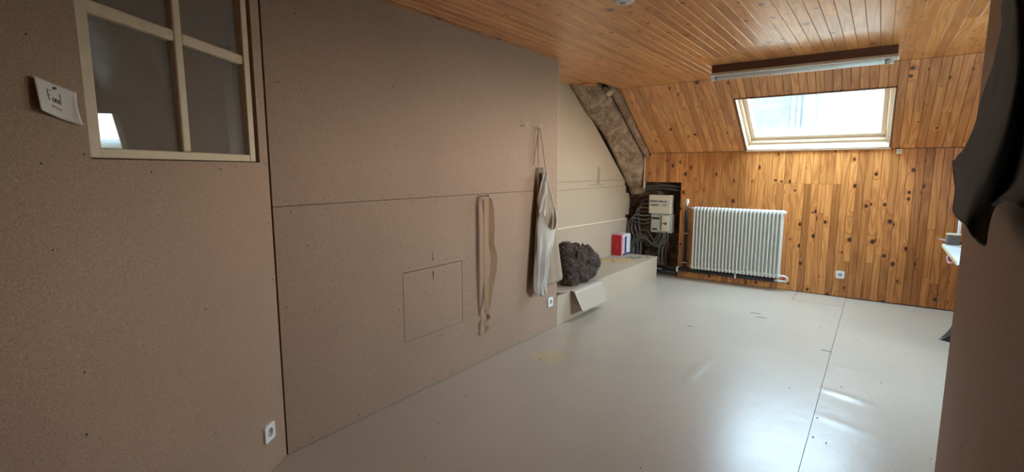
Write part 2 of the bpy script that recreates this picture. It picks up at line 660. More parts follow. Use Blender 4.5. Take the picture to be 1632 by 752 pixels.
WU0, WU1, WZ0, WZ1 = .072, .915, 1.458, 2.325
UL = 3.13
c = MB()
for (a, b_, z0, z1) in ((0.0, WU0, 0, ZC + .02), (WU1, UL, 0, ZC + .02), (WU0, WU1, 0, WZ0), (WU0, WU1, WZ1, ZC + .02)):
    c.box(a, -.10, z0, b_, -.02, z1)
wn_ = struct(xf(c, near_pt).build('wall_left_near', M['wall_core']), 'brown hardboard wall turning towards the camera with glazed window')
c = MB()
for (a, b_, z0, z1) in ((0.006, WU0, .004, ZC), (WU1, UL, .004, ZC), (WU0, WU1, .004, WZ0), (WU0, WU1, WZ1, ZC)):
    c.box(a, -.018, z0, b_, 0, z1)
xf(c, near_pt).build('hardboard_sheet', M['board'], wn_)
pts = []
for i in range(9):
    pts.append((near_pt(.03, 0, .1 + i * .27), ND))
    pts.append((near_pt(1.03 + rs.uniform(-.03, .03), 0, .1 + i * .27 + rs.uniform(-.05, .05)), ND))
for u, z in ((.35, 1.43), (.7, 1.42), (.935, 1.47), (.5, .9), (.5, .4), (.25, 1.44), (1.5, 1.2), (1.35, 2.0)):
    pts.append((near_pt(u, 0, z), ND))
screws(pts, wn_)

w1 = struct(empty('window_1', near_pt(.49, -.03, WZ0)), 'cream wooden window with four panes in brown wall')


def child_keep(o, parent):
    o.parent = parent
    o.matrix_parent_inverse = Matrix.Translation(-parent.location)
    return o


def near_part(name, mat, boxes, parent, bevel=.004):
    c = MB()
    for b_ in boxes:
        c.box(*b_)
    return child_keep(xf(c, near_pt).build(name, mat, None, False, bevel), parent)


FU0, FU1, FZ0, FZ1 = WU0 + .018, WU1 - .002, WZ0 + .003, WZ1 - .003
near_part('stile', M['cream_paint'], [(FU0, -.05, FZ0, FU0 + .04, -.006, FZ1)], w1)
near_part('stile', M['cream_paint'], [(FU1 - .042, -.05, FZ0, FU1, -.004, FZ1)], w1)
near_part('rail', M['cream_paint'], [(FU0 + .04, -.05, FZ0, FU1 - .042, -.008, FZ0 + .03)], w1)
near_part('rail', M['cream_paint'], [(FU0 + .04, -.05, FZ1 - .035, FU1 - .042, -.008, FZ1)], w1)
UM, ZM = .508, 1.892
PT, PV = .030, -.016
near_part('glazing_bar', M['cream_paint'], [(UM - .02, -.045, FZ0 + .03, UM + .02, -.010, FZ1 - .035)], w1, .008)
near_part('glazing_bar', M['cream_paint'], [(FU0 + .04, -.045, ZM - .02, UM - .02, -.011, ZM + .02)], w1, .008)
near_part('glazing_bar', M['cream_paint'], [(UM + .02, -.045, ZM - .02, FU1 - .042, -.011, ZM + .02)], w1, .008)
for (a, b_) in ((FU0 + .038, UM - .018), (UM + .018, FU1 - .04)):
    for (z0, z1) in ((FZ0 + .028, ZM - .018), (ZM + .018, FZ1 - .033)):
        uc, zc = (a + b_) / 2, (z0 + z1) / 2
        c = MB().box(a, -.002, z0, b_, .002, z1)
        # old panes sit slightly askew in their putty
        c.v = [(u, d - .029 + PT * (u - uc) + PV * (z - zc), z) for u, d, z in c.v]
        child_keep(xf(c, near_pt).build('pane', M['greyed_glass']), w1)

# store room beyond the glass
struct(MB().box(-4.3, YR - .1, 0, -4.2, 3.75, ZC + .02).build('wall_store_left', M['board']))
struct(MB().box(-4.3, 3.68, 0, XL - .117, 3.80, ZC + .02).build('wall_store_back', M['board_pale']))

# ------------------------------------------------------------------ recess on the left
wa = struct(MB().prism([(3.80, -.0), (6.85, -.0), (6.85, 1.50), (6.5, 1.78), (5.6, 2.42), (3.80, 2.42)], 0, XA - .12, XA - .02).build('wall_recess', M['groove']), 'recess wall lined with pale chipboard')
MB().prism([(3.802, 1.285), (6.53, 1.285), (5.08, 2.35), (3.802, 2.35)], 0, XA - .018, XA).build('chipboard_panel', M['board_pale'], wa)
MB().prism([(3.802, 1.187), (6.56, 1.20), (6.56, 1.282), (3.802, 1.282)], 0, XA - .018, XA - .001).build('chipboard_panel', M['board_pale'], wa)
MB().prism([(3.802, .785), (6.60, .735), (6.60, 1.197), (3.802, 1.184)], 0, XA - .018, XA).build('chipboard_panel', M['board_pale'], wa)
rp = [(3.802, .2), (6.80, .2), (6.80, .50), (6.78, .60), (6.73, .68), (6.66, .725), (3.802, .778)]
MB().prism(rp, 0, XA - .018, XA + .003).build('chipboard_panel', M['board_pale'], wa)
MB().prism([(3.802, .775), (6.62, .728), (6.62, .750), (3.802, .80)], 0, XA + .003, XA + .02).build('batten', M['pale_wood'], wa)
MB().prism([(6.60, .79), (6.74, .79), (6.76, 1.0), (6.72, 1.09), (6.60, 1.10)], 0, XA - .03, XA - .005).build('filler_board', M['board_pale'], wa)
# glue and scuff marks
mk = MB()
mk.prism([(5.70, 1.24), (5.78, 1.24), (5.78, 1.45), (5.72, 1.45)], 0, XA, XA + .001)
mk.box(XA, 5.50, 1.225, XA + .001, 5.92, 1.235)
mk.build('glue_mark', M['brown_box'] if False else plain('glue_smear', (.33, .27, .19), .8, var=.3, scale=40), wa)
screws([((XA, 4.75, 1.31), (1, 0, 0)), ((XA, 6.35, 1.25), (1, 0, 0)), ((XA, 6.3, .9), (1, 0, 0)), ((XA, 5.0, .86), (1, 0, 0))], wa, .006)

# low plinth bench along the recess
be = empty('plinth_bench', (XL - .27, 5.14, 0))
tag(be, 'low pale chipboard box bench running along the recess to the fuse boxes', 'bench')
BH = .28
child_keep(MB().box(XL - .018, 3.858, .0, XL, 4.98, BH - .018).build('front_panel', M['board_pale']), be)
child_keep(MB().box(XL - .018, 4.983, .0, XL, 6.42, BH - .018).build('front_panel', M['board_pale']), be)
child_keep(MB().box(XA + .004, 6.402, .0, XL - .0185, 6.42, BH - .018).build('end_panel', M['board_pale']), be)
child_keep(MB().box(XA + .004, 3.858, BH - .0175, XL + .004, 4.60, BH).build('top_panel', M['board_pale'], bevel=.002), be)
child_keep(MB().box(XA + .004, 4.604, BH - .0175, XL + .003, 6.43, BH + .001).build('top_panel', M['board_pale'], bevel=.002), be)

# ------------------------------------------------------------------ ceiling slab and planks
ce = struct(MB().box(-4.3, YR - .1, ZC + .021, XR + .1, 5.60, ZC + .16).build('ceiling', M['dark_void']), 'varnished pine tongue and groove ceiling')
_pm = {}


def plank_mesh(w, L, th=.016, ch=.003):
    key = (round(w, 4), round(L, 3), ch)
    if key in _pm:
        return _pm[key]
    h = w / 2
    prof = [(-h, th), (-h, ch), (-h + ch, 0), (h - ch, 0), (h, ch), (h, th)]
    mb = MB().prism(prof, 1, 0, L)
    m = mb.mesh('plank')
    _pm[key] = m
    return m


def plank(m, mat, parent, M4):
    if not m.materials:
        m.materials.append(mat)
    o = bpy.data.objects.new('plank', m)
    COL.objects.link(o)
    o.parent = parent
    o.matrix_local = M4
    return o


def frame(o, x, y, z):
    """local axes to world vectors x,y,z at o"""
    m = Matrix.Identity(4)
    for i in range(3):
        m[i][0], m[i][1], m[i][2], m[i][3] = x[i], y[i], z[i], o[i]
    return m


rp_ = random.Random(11)
X0P = -2.875
nP = int((XR - X0P) / P) + 1
for i in range(nP):
    xc = X0P + P * (i + .5)
    yend = YS
    if xc < -2.54:
        yend = 4.97 + .05 * rp_.random() + (.06 if xc > -2.7 else 0)
    y = YR
    cuts = [rp_.uniform(.6, 2.3)]
    while cuts[-1] < yend - 1.4:
        cuts.append(cuts[-1] + rp_.uniform(1.5, 2.4))
    cuts = [q for q in cuts if q < yend - .5] + [yend]
    for q in cuts:
        L = q - y - .002
        plank(plank_mesh(P - .0005, L), M['pine_ceiling'], ce, frame((xc, y, ZC), (1, 0, 0), (0, 1, 0), (0, 0, 1)))
        y = q
# broken plank ends over the timber
MB().prism([(-2.78, 5.02), (-2.62, 5.0), (-2.61, 5.22), (-2.67, 5.30), (-2.70, 5.22), (-2.77, 5.26)], 2, ZC - .012, ZC + .01).build('broken_plank', M['pine_ceiling'], ce)

# ------------------------------------------------------------------ slope with skylight
VS = Vector((0, YB - YS, ZK - ZC))
LS = VS.length
VS.normalize()
NO = Vector((0, -VS.z, VS.y)).normalized()       # outward (up) normal


def sl(x, v, d):
    """d outward from the plank face"""
    return Vector((x, YS, ZC)) + VS * v + NO * d


SX0, SX1, SV0, SV1 = -1.325, .055, .325, 1.235
c = MB()
for (a, b_, v0, v1) in ((-2.97, SX0 - .001, -.12, LS + .35), (SX1 + .001, XR + .1, -.12, LS + .35), (SX0 - .001, SX1 + .001, -.12, SV0 - .001), (SX0 - .001, SX1 + .001, SV1 + .001, LS + .35)):
    c.box(a, v0, .085, b_, v1, .20)
cs = struct(xf(c, sl).build('ceiling_slope', M['dark_void']), 'sloping pine clad ceiling with skylight')
XSL = -2.532
n = int((XR - XSL) / P) + 1
ZV = (0, NO.y, NO.z)
for i in range(n):
    xc = XSL + P * (i + .5)
    xa, xb = xc - P / 2, xc + P / 2
    spans = [(0.004, LS - .002)]
    w = P - .0005
    x = xc
    if xb > SX0 and xa < SX1:
        if xa < SX0 - .02 or xb > SX1 + .02:
            # plank trimmed beside the opening keeps its full length as a narrow strip
            spans = [(0.004, SV0)]
        else:
            spans = [(0.004, SV0)]
    else:
        if rp_.random() < .55:
            k = rp_.uniform(.35, .9)
            spans = [(0.004, k - .001), (k + .001, LS - .002)]
    for (v0, v1) in spans:
        plank(plank_mesh(w - .0008, v1 - v0, ch=.005), M['pine_ceiling'], cs, frame(sl(x, v0, 0), (1, 0, 0), VS, ZV))
# strips that fill beside the opening
kL = XSL + P * math.floor((SX0 - XSL) / P)
if SX0 - kL > .006:
    plank(plank_mesh(SX0 - kL - .002, LS - .002 - SV0), M['pine_ceiling'], cs, frame(sl((kL + SX0) / 2, SV0 + .001, 0), (1, 0, 0), VS, ZV))
kR = XSL + P * math.ceil((SX1 - XSL) / P)
if kR - SX1 > .006:
    plank(plank_mesh(kR - SX1 - .002, LS - .002 - SV0), M['pine_ceiling'], cs, frame(sl((kR + SX1) / 2, SV0 + .001, 0), (1, 0, 0), VS, ZV))

# skylight
w2 = struct(empty('window_2', sl((SX0 + SX1) / 2, SV1, 0)), 'roof skylight with pale wooden lining')


def sky_part(name, mat, boxes, bevel=.003):
    c = MB()
    for b_ in boxes:
        c.box(*b_)
    return child_keep(xf(c, sl).build(name, mat, None, False, bevel), w2)


DO = .20
sky_part('lining_board', M['pale_wood'], [(SX0, SV0, -.004, SX0 + .012, SV1, DO)])
sky_part('lining_board', M['pale_wood'], [(SX1 - .012, SV0, -.004, SX1, SV1, DO)])
sky_part('lining_board', M['pale_wood'], [(SX0 + .012, SV0, -.004, SX1 - .012, SV0 + .012, DO)])
sky_part('sill_board', M['pale_wood'], [(SX0 + .012, SV1 - .012, -.004, SX1 - .012, SV1, DO)])
sky_part('apron_trim', M['pale_wood'], [(SX0 - .012, SV1, -.012, SX1 + .012, SV1 + .022, .004)])
IX0, IX1, IV0, IV1 = SX0 + .013, SX1 - .013, SV0 + .013, SV1 - .013
for (a, b_, v0, v1) in ((IX0, IX0 + .028, IV0, IV1), (IX1 - .028, IX1, IV0, IV1), (IX0 + .028, IX1 - .028, IV0, IV0 + .028), (IX0 + .028, IX1 - .028, IV1 - .03, IV1)):
    sky_part('frame_bar', M['pale_wood'], [(a, v0, .075, b_, v1, DO + .02)])
a0, a1, b0, b1 = IX0 + .03, IX1 - .03, IV0 + .03, IV1 - .032
for (a, b_, v0, v1) in ((a0, a0 + .045, b0, b1), (a1 - .045, a1, b0, b1), (a0 + .045, a1 - .045, b0, b0 + .05), (a0 + .045, a1 - .045, b1 - .05, b1)):
    sky_part('sash_bar', M['pale_wood'], [(a, v0, .115, b_, v1, DO + .01)])
sky_part('pane', M['glass'], [(a0 + .04, b0 + .045, .150, a1 - .04, b1 - .045, .156)], 0)
# dark trim round the opening
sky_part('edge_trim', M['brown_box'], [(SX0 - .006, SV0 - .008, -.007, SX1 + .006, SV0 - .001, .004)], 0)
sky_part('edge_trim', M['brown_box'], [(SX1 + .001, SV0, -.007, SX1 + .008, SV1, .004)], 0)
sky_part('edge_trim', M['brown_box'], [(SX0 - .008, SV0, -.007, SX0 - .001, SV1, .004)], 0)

# daylight portal in the skylight: guides sampling of the sky, emits nothing itself
ld = bpy.data.lights.new('skylight_portal', 'AREA')
ld.shape = 'RECTANGLE'
ld.size = a1 - a0 - .06
ld.size_y = b1 - b0 - .06
ld.cycles.is_portal = True
lo = bpy.data.objects.new('skylight_portal', ld)
COL.objects.link(lo)
lo.matrix_world = frame(sl((a0 + a1) / 2, (b0 + b1) / 2, .23), (1, 0, 0), VS, ZV)

# ------------------------------------------------------------------ back wall: rubble behind, planks in front
def rubble(u, w):
    x = -2.97 + (XR + 2.97) * u
    z = 1.52 * w
    d = .05 * noise.noise(Vector((x * 4.5, z * 6, 3))) + .02 * noise.noise(Vector((x * 14, z * 15, 1)))
    return (x, 6.84 + d * (1 if x < -1.9 else .2), z)


mbk = MB().grid(rubble, 110, 50)
mbk.box(-2.97, 6.93, -.0, XR + .1, 7.05, 1.5)
wb = struct(mbk.build('wall_back', M['stone']), 'pine plank wall with rough stone showing in the fuse box niche')
# horizontal battens behind the planks close the cavity around the niche
MB().box(-2.10, 6.64, 0, -2.06, 6.79, 1.66).build('stud', M['timber'], wb)
MB().box(-2.58, 6.64, 1.262, -2.10, 6.78, 1.30).build('stud', M['timber'], wb)
MB().box(-2.06, 6.64, 1.50, XR, 6.80, 1.66).build('stud', M['dark_void'], wb)
n0 = -2.585
nB = int((XR - n0) / P) + 1
ZB = (0, 1, 0)
for i in range(nB):
    xc = n0 + P * (i + .5)
    z0 = .008
    if xc < -2.10:
        z0 = 1.255
    cuts = []
    if -.98 < xc < -.36:
        cuts = [1.262]
    elif z0 < .1:
        r = rp_.random()
        if r < .6:
            cuts = [rp_.uniform(.25, 1.45)]
        if r < .2:
            cuts = sorted([cuts[0], (cuts[0] + .5 if cuts[0] < .8 else cuts[0] - .5)])
    if -.62 < xc < -.50:
        cuts = [.93, 1.262]
    zs = [z0] + cuts + [ZK - .002]
    for a, b_ in zip(zs, zs[1:]):
        plank(plank_mesh(P - .0012, b_ - a - .002, ch=.004), M['pine_wall'], wb, frame((xc, YB, a), (1, 0, 0), (0, 0, 1), ZB) @ Matrix.Identity(4))
MB().box(-2.603, YB - .008, 1.17, -2.587, YB + .02, ZK - .01).build('corner_bead', M['pale_wood'], wb)

# ------------------------------------------------------------------ right side and rear
struct(MB().box(-4.3, YR - .1, 0, XR, YR, ZC + .02).build('wall_rear', M['board_pale']))
RWY0, RWY1, RWZ0, RWZ1 = 3.3, 4.8, 1.1, 1.95  # unseen window, added to brighten the near part of the room
c = MB()
for (a, b_, z0, z1) in ((YR - .1, RWY0, 0, ZC + .02), (RWY1, 7.0, 0, ZC + .02), (RWY0, RWY1, 0, RWZ0), (RWY0, RWY1, RWZ1, ZC + .02)):
    c.box(XR, a, z0, XR + .1, b_, z1)
struct(c.build('wall_right', M['board_pale']), 'side wall with an added fill light window hidden behind the partition')
w3 = struct(empty('fill_window', (XR + .05, RWY0, RWZ0)), 'added fill light window, unseen behind the partition')
for bx in ((RWY0, RWZ0, RWY0 + .05, RWZ1), (RWY1 - .05, RWZ0, RWY1, RWZ1), (RWY0 + .05, RWZ0, RWY1 - .05, RWZ0 + .05), (RWY0 + .05, RWZ1 - .05, RWY1 - .05, RWZ1), ((RWY0 + RWY1) / 2 - .03, RWZ0 + .05, (RWY0 + RWY1) / 2 + .03, RWZ1 - .05)):
    child_keep(MB().box(XR + .03, bx[0], bx[1], XR + .08, bx[2], bx[3]).build('frame_bar', M['cream_paint'], bevel=.004), w3)
ym = (RWY0 + RWY1) / 2
for (a, b_) in ((RWY0 + .05, ym - .03), (ym + .03, RWY1 - .05)):
    child_keep(MB().box(XR + .053, a, RWZ0 + .05, XR + .058, b_, RWZ1 - .05).build('pane', M['glass']), w3)
ld3 = bpy.data.lights.new('fill_window_portal', 'AREA')
ld3.shape = 'RECTANGLE'
ld3.size = RWY1 - RWY0 - .08
ld3.size_y = RWZ1 - RWZ0 - .08
ld3.cycles.is_portal = True
lo3 = bpy.data.objects.new('fill_window_portal', ld3)
COL.objects.link(lo3)
lo3.matrix_world = frame(Vector((XR + .12, ym, (RWZ0 + RWZ1) / 2)), (0, 1, 0), (0, 0, 1), (1, 0, 0))
wp = struct(MB().box(.274, YR, 0, .36, 2.395, ZC).build('wall_partition', M['wall_core']), 'dark brown board partition beside the camera')
MB().box(.255, YR, .004, .273, 2.40, ZC).build('hardboard_sheet', M['board'], wp)
pts = [((.255, y, z), (-1, 0, 0)) for y, z in ((2.36, 2.0), (2.36, 1.1), (2.36, .5), (1.95, .9), (1.9, .62), (1.8, .52), (1.9, 1.15), (2.1, .7))]
screws(pts, wp, .004)

# ------------------------------------------------------------------ outside: neighbouring house seen through the skylight
struct(MB().box(-60, -80, -4.2, 60, 130, -4.0).build('ground', M['ground']))
nh = empty('neighbouring_house', (-7.0, 24, -4.0))
tag(nh, 'pale rendered house wall with drainpipe seen through the skylight', 'building')
FY = 20.0
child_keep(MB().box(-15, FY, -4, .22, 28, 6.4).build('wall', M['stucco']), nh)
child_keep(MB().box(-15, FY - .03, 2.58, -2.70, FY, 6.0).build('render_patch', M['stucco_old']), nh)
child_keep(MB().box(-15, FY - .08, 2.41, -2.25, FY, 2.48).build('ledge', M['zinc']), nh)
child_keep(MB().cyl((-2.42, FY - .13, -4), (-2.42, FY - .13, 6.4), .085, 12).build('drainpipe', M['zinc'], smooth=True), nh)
child_keep(MB().tube(spline([(-2.08, FY - .04, 3.96), (-1.88, FY - .04, 3.88), (-1.95, FY - .04, 3.2), (-1.83, FY - .04, 2.7)]), .022, 6).build('cable', M['cable_dark'], smooth=True), nh)
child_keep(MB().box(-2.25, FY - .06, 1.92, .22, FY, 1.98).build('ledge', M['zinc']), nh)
child_keep(MB().box(-15.3, FY - .4, 6.4, .40, 28.3, 6.6).build('eaves', M['roof_slate']), nh)
lh = empty('far_house', (9, 33, -4))
tag(lh, 'low white house beyond the neighbouring wall, reflected in the window pane', 'building')
child_keep(MB().box(1.0, 31, -4, 16, 37, 2.6).build('wall', M['white_render']), lh)
child_keep(MB().prism([(30.5, 2.6), (37.5, 2.6), (34, 3.75)], 0, .8, 16.4).build('roof', M['white_render']), lh)
def hillf(u, w):
    x = -60 + 120 * u
    y = 50 + 60 * w
    return (x, y, -4 + (8.5 + 2.5 * noise.noise(Vector((x * .05, 0, 0)))) * math.sin(math.pi * .5 * min(1, w * 1.6)) + .5 * noise.noise(Vector((x * .5, y * .5, 0))))
struct(MB().grid(hillf, 80, 30).build('hill', M['green_hill'], smooth=True))

# ------------------------------------------------------------------ old timbers at the end of the recess
def timber_beam():
    L = [(4.86, 2.42), (4.99, 2.336), (5.383, 2.079), (5.825, 1.85), (6.317, 1.463), (6.60, 1.21), (6.74, 1.08)]
    R = [(5.02, 2.45), (5.16, 2.36), (5.56, 2.155), (6.015, 1.885), (6.42, 1.62), (6.62, 1.38), (6.68, 1.12)]
    Ls = spline([(XA + .003, a, b) for a, b in L], 7)
    Rs = spline([(-2.615, a, b) for a, b in R], 7)
    mb = MB()
    rows = []
    for k, (l, r) in enumerate(zip(Ls, Rs)):
        th = .20
        up = Vector((0, .50, .80)) * th
        ring = []
        for s in range(7):
            q = s / 6
            p = l.lerp(r, q)
            p += Vector((0, -.022, -.03)) * min(1, 3.2 * min(q, 1 - q)) ** .7
            p += Vector((0, -1, -.8)) * (.012 * noise.noise(p * 4.0) + .006 * noise.noise(p * 14))
            if 0 < s:
                p += Vector((1, 0, 0)) * .016 * noise.noise(p * 7 + Vector((4, 4, 4))) * (q)
            ring.append(p)
        ring.append(r + up * .5 + Vector((.006 * noise.noise(r * 20), 0, 0)))
        ring.append(r + up)
        ring.append(l + up)
        rows.append(ring)
    n = len(rows[0])
    vs = [p for ring in rows for p in ring]
    fs = []
    for i in range(len(rows) - 1):
        for k in range(n):
            k2 = (k + 1) % n
            fs.append((i * n + k, i * n + k2, (i + 1) * n + k2, (i + 1) * n + k))
    fs.append(tuple(range(n)))
    fs.append(tuple((len(rows) - 1) * n + k for k in range(n)))
    mb.add(vs, fs)
    return mb


tb = empty('timber_beam', (-2.73, 6.68, 1.08))
tag(tb, 'thick rough old timber beam slanting down the corner of the recess', 'beam')
child_keep(timber_beam().build('beam_body', M['timber'], smooth=True), tb)
# slim rafter between the beam and the pine slope
rf = MB().prism([(5.30, 2.42), (6.60, 1.58), (6.66, 1.66), (5.38, 2.52)], 0, -2.594, -2.54)
tag(rf.build('rafter', M['timber'], bevel=.01), 'slim dark rafter squeezed between old beam and pine slope', 'rafter')
rk = random.Random(5)
for k, (x, y, z, r, lab) in enumerate(((-2.60, 5.33, 2.335, .05, 'pale stone wedged in the hole above the old beam'), (-2.575, 5.42, 2.29, .042, 'small round stone lodged lower in the hole above the beam'), (-2.62, 5.24, 2.36, .04, 'brown stone tucked under the broken ceiling plank'))):
    bm = bmesh.new()
    bmesh.ops.create_icosphere(bm, subdivisions=3, radius=r)
    for v in bm.verts:
        v.co *= 1 + .35 * noise.noise(v.co * 18 + Vector((k * 9, 0, 0)))
        v.co.z *= .8
    m = bpy.data.meshes.new('rubble_stone')
    bm.to_mesh(m)
    bm.free()
    o = link('rubble_stone', m, M['pale_wood'] if k == 1 else M['stone'], smooth=True, loc=(x, y, z))
    tag(o, lab, 'stone', 'stones in the hole above the beam')

# ------------------------------------------------------------------ electrics in the niche
cu = empty('fuse_box', (-2.37, 6.74, .84))
tag(cu, 'cream fuse box with breaker rows on the stone wall, above the meter', 'fuse box')
child_keep(MB().box(-2.50, 6.70, .838, -2.21, 6.77, 1.075).build('backing_board', M['dark_void']), cu)
child_keep(MB().box(-2.512, 6.60, .832, -2.212, 6.715, 1.082).build('case', M['cream_plastic'], bevel=.006), cu)
for z in (.985, .935):
    bw = child_keep(MB().box(-2.495, 6.594, z, -2.225, 6.602, z + .03).build('breaker_window', M['grey_plastic'], bevel=.002), cu)
    rr = random.Random(int(z * 1000))
    for k in range(13):
        if rr.random() < .82:
            x = -2.49 + k * .0202
            child_keep(MB().box(x, 6.588, z + .006, x + .014, 6.596, z + .02).build('breaker_switch', M['navy'] if rr.random() < .7 else M['white_plastic']), bw)
child_keep(MB().box(-2.50, 6.597, .86, -2.22, 6.601, .905).build('cover_strip', M['cream_plastic'], bevel=.001), cu)
mt = empty('electricity_meter', (-2.34, 6.76, .58))
tag(mt, 'grey electricity meter panel with breaker, hung below the cream fuse box', 'meter')
child_keep(MB().box(-2.49, 6.64, .575, -2.205, 6.77, .826).build('panel', M['grey_plastic'], bevel=.004), mt)
mc_ = child_keep(MB().box(-2.478, 6.612, .60, -2.345, 6.645, .805).build('meter_case', M['grey_plastic'], bevel=.006), mt)
child_keep(MB().box(-2.468, 6.607, .755, -2.36, 6.614, .783).build('display', M['black_plastic']), mc_)
child_keep(MB().box(-2.455, 6.607, .612, -2.39, 6.614, .632).build('slot', M['black_plastic']), mc_)
mb_ = child_keep(MB().box(-2.325, 6.59, .60, -2.238, 6.645, .81).build('main_breaker', M['cream_plastic'], bevel=.004), mt)
child_keep(MB().box(-2.305, 6.58, .70, -2.29, 6.592, .715).build('breaker_button', M['black_plastic']), mb_)
child_keep(MB().box(-2.275, 6.58, .69, -2.255, 6.592, .72).build('breaker_button', M['black_plastic']), mb_)

rc = random.Random(21)
cables = []
for k in range(7):      # loops leaving the fuse box to the left and down
    z = .98 - k * .045
    d = 6.74 - .017 * k
    x0 = -2.66 - .022 * k + rc.uniform(-.02, .02)
    cables.append(([(-2.50, d, z), (-2.60, d - .02, z + .03 - .01 * k), (x0, d, z - .02), (x0 - .03, d, .78 - .05 * k), (x0 + .01, d + .01, .45), (x0 + .02 * rc.uniform(-1, 1), d + .02, .06)], 'grey cable looping out of the fuse box and down the stone'))
for k in range(6):
    x = -2.44 + .035 * k
    d = 6.73 - .018 * k
    cables.append(([(x, d, .59), (x + .01, d, .50), (x - .07 - .03 * rc.random(), d - .01, .36 + .03 * rc.random()), (x - .2 - .02 * k, d, .46 + .03 * k * rc.random()), (-2.70 - .014 * k, d, .40), (-2.70 - .012 * k, d + .02, .06)], 'grey cable hanging from the meter in a slack loop'))
for k in range(3):
    x = -2.38 + .05 * k
    cables.append(([(x, 6.72, .59), (x + .012, 6.71, .45), (x - .015, 6.72, .30), (x - .02, 6.76, .05)], 'grey cable running straight down below the meter'))
ORD = ['first', 'second', 'third', 'fourth', 'fifth', 'sixth', 'seventh']
seen = {}
for k, (pth, lab) in enumerate(cables):
    n_ = seen.get(lab, 0)
    seen[lab] = n_ + 1
    lab = lab + (', %s from the top' if 'fuse' in lab else ', %s from the left') % ORD[n_]
    o = MB().tube(spline(pth, 7), .0085 if k % 2 else .0105, 7).build('cable', M['cable'] if k % 3 else M['cable_dark'], smooth=True)
    tag(o, lab, 'cable', 'cables around the fuse box')
loop = [(-2.765 + .055 * math.cos(a * math.pi / 10), 6.66 + .004 * a / 20, .40 + .055 * math.sin(a * math.pi / 10)) for a in range(21)]
tag(MB().tube(loop, .009, 7).build('cable', M['cable_dark'], smooth=True), 'small round coil of dark cable just right of the red box', 'cable', 'cables around the fuse box')
for k, (z, lab) in enumerate(((1.20, 'lagged conduit crossing the stone above the fuse box, upper one'), (1.155, 'lagged conduit crossing the stone above the fuse box, lower one'))):
    tag(MB().tube(spline([(-2.83, 6.73, z - .10), (-2.66, 6.70, z - .03), (-2.5, 6.70, z + .01 * k), (-2.3, 6.70, z + .008), (-2.12, 6.71, z - .01)], 6), .018 - .003 * k, 8).build('conduit', M['cable_dark'], smooth=True), lab, 'conduit', 'conduits above the fuse box')

# ------------------------------------------------------------------ heating pipes and radiator
pp = empty('heating_pipe', (-1.6, 6.575, 0))
tag(pp, 'black lagged heating pipe running along the wall foot below radiator', 'pipe')
child_keep(MB().tube([(-2.62, 6.585, .118), (-1.5, 6.575, .116), (-.93, 6.575, .114)], .024, 12).build('pipe_run', M['black_pipe'], smooth=True), pp)
child_keep(MB().tube([(-2.62, 6.60, .065), (-2.10, 6.592, .06)], .020, 12).build('pipe_run', M['black_pipe'], smooth=True), pp)
child_keep(MB().tube([(-.93, 6.575, .114), (-.855, 6.575, .114)], .014, 12).build('copper_end', M['white_paint'], smooth=True), pp)
for x in (-2.08, -1.36):
    child_keep(MB().box(x - .01, 6.548, .085, x + .01, 6.615, .15).build('pipe_clip', M['white_plastic'], bevel=.003), pp)
child_keep(MB().box(-2.36, 6.565, .088, -2.30, 6.585, .098).build('pipe_label', M['paper']), pp)
rz = empty('riser_pipe', (-2.0, 6.59, .145))
tag(rz, 'dark vertical riser pipe left of the white radiator', 'pipe')
child_keep(MB().cyl((-2.0, 6.588, .13), (-2.0, 6.588, .88), .021, 12).build('pipe_run', M['black_pipe'], smooth=True), rz)
child_keep(MB().cyl((-2.0, 6.588, .88), (-2.0, 6.588, .95), .010, 10).build('pipe_tail', M['steel'], smooth=True), rz)
for z in (.60, .215):
    child_keep(MB().box(-2.03, 6.56, z - .008, -1.955, 6.615, z + .008).build('pipe_clip', M['steel'], bevel=.002), rz)

RX0, RX1, RZ0, RZ1 = -1.885, -.862, .150, .955
NEL = 25
pit = (RX1 - RX0) / NEL
ra = empty('radiator', ((RX0 + RX1) / 2, 6.53, RZ0))
tag(ra, 'white column radiator mounted on the pine plank wall', 'radiator')
el = MB()
hw = .0065
# front fin with softened top, thin web behind, rear tube, headers
prof = [(6.470, RZ0 + .03), (6.462, RZ0 + .06), (6.460, RZ0 + .4), (6.460, RZ1 - .05), (6.466, RZ1 - .015), (6.482, RZ1), (6.545, RZ1), (6.560, RZ1 - .015), (6.566, RZ1 - .05), (6.566, RZ0 + .05), (6.555, RZ0 + .01), (6.530, RZ0), (6.485, RZ0 + .005)]
el.prism(prof, 0, -hw, hw)
el.box(-pit / 2 + .0005, 6.506, RZ0 + .045, pit / 2 - .0005, 6.516, RZ1 - .04)
el.tube([(-pit / 2 + .0003, 6.51, RZ1 - .03), (pit / 2 - .0003, 6.51, RZ1 - .03)], .027, 12)
el.tube([(-pit / 2 + .0003, 6.51, RZ0 + .035), (pit / 2 - .0003, 6.51, RZ0 + .035)], .025, 12)
emesh = el.mesh('column')
emesh.materials.append(M['rad_paint'])
for k in range(NEL):
    o = bpy.data.objects.new('column', emesh)
    COL.objects.link(o)
    o.location = (RX0 + pit * (k + .5), 0, 0)
    child_keep(o, ra)
    md = o.modifiers.new('bevel', 'BEVEL')
    md.width = .003
    md.segments = 2
    md.limit_method = 'ANGLE'
child_keep(MB().cyl((RX1, 6.51, RZ1 - .03), (RX1 + .02, 6.51, RZ1 - .03), .02, 12).build('end_plug', M['white_paint'], smooth=True), ra)
child_keep(MB().cyl((RX0 - .012, 6.51, RZ0 + .035), (RX0, 6.51, RZ0 + .035), .02, 12).build('end_plug', M['white_paint'], smooth=True), ra)
for x in (RX0 + .2, RX1 - .2):
    child_keep(MB().box(x - .012, 6.55, RZ1 - .14, x + .012, 6.618, RZ1 - .10).build('bracket', M['white_paint']), ra)
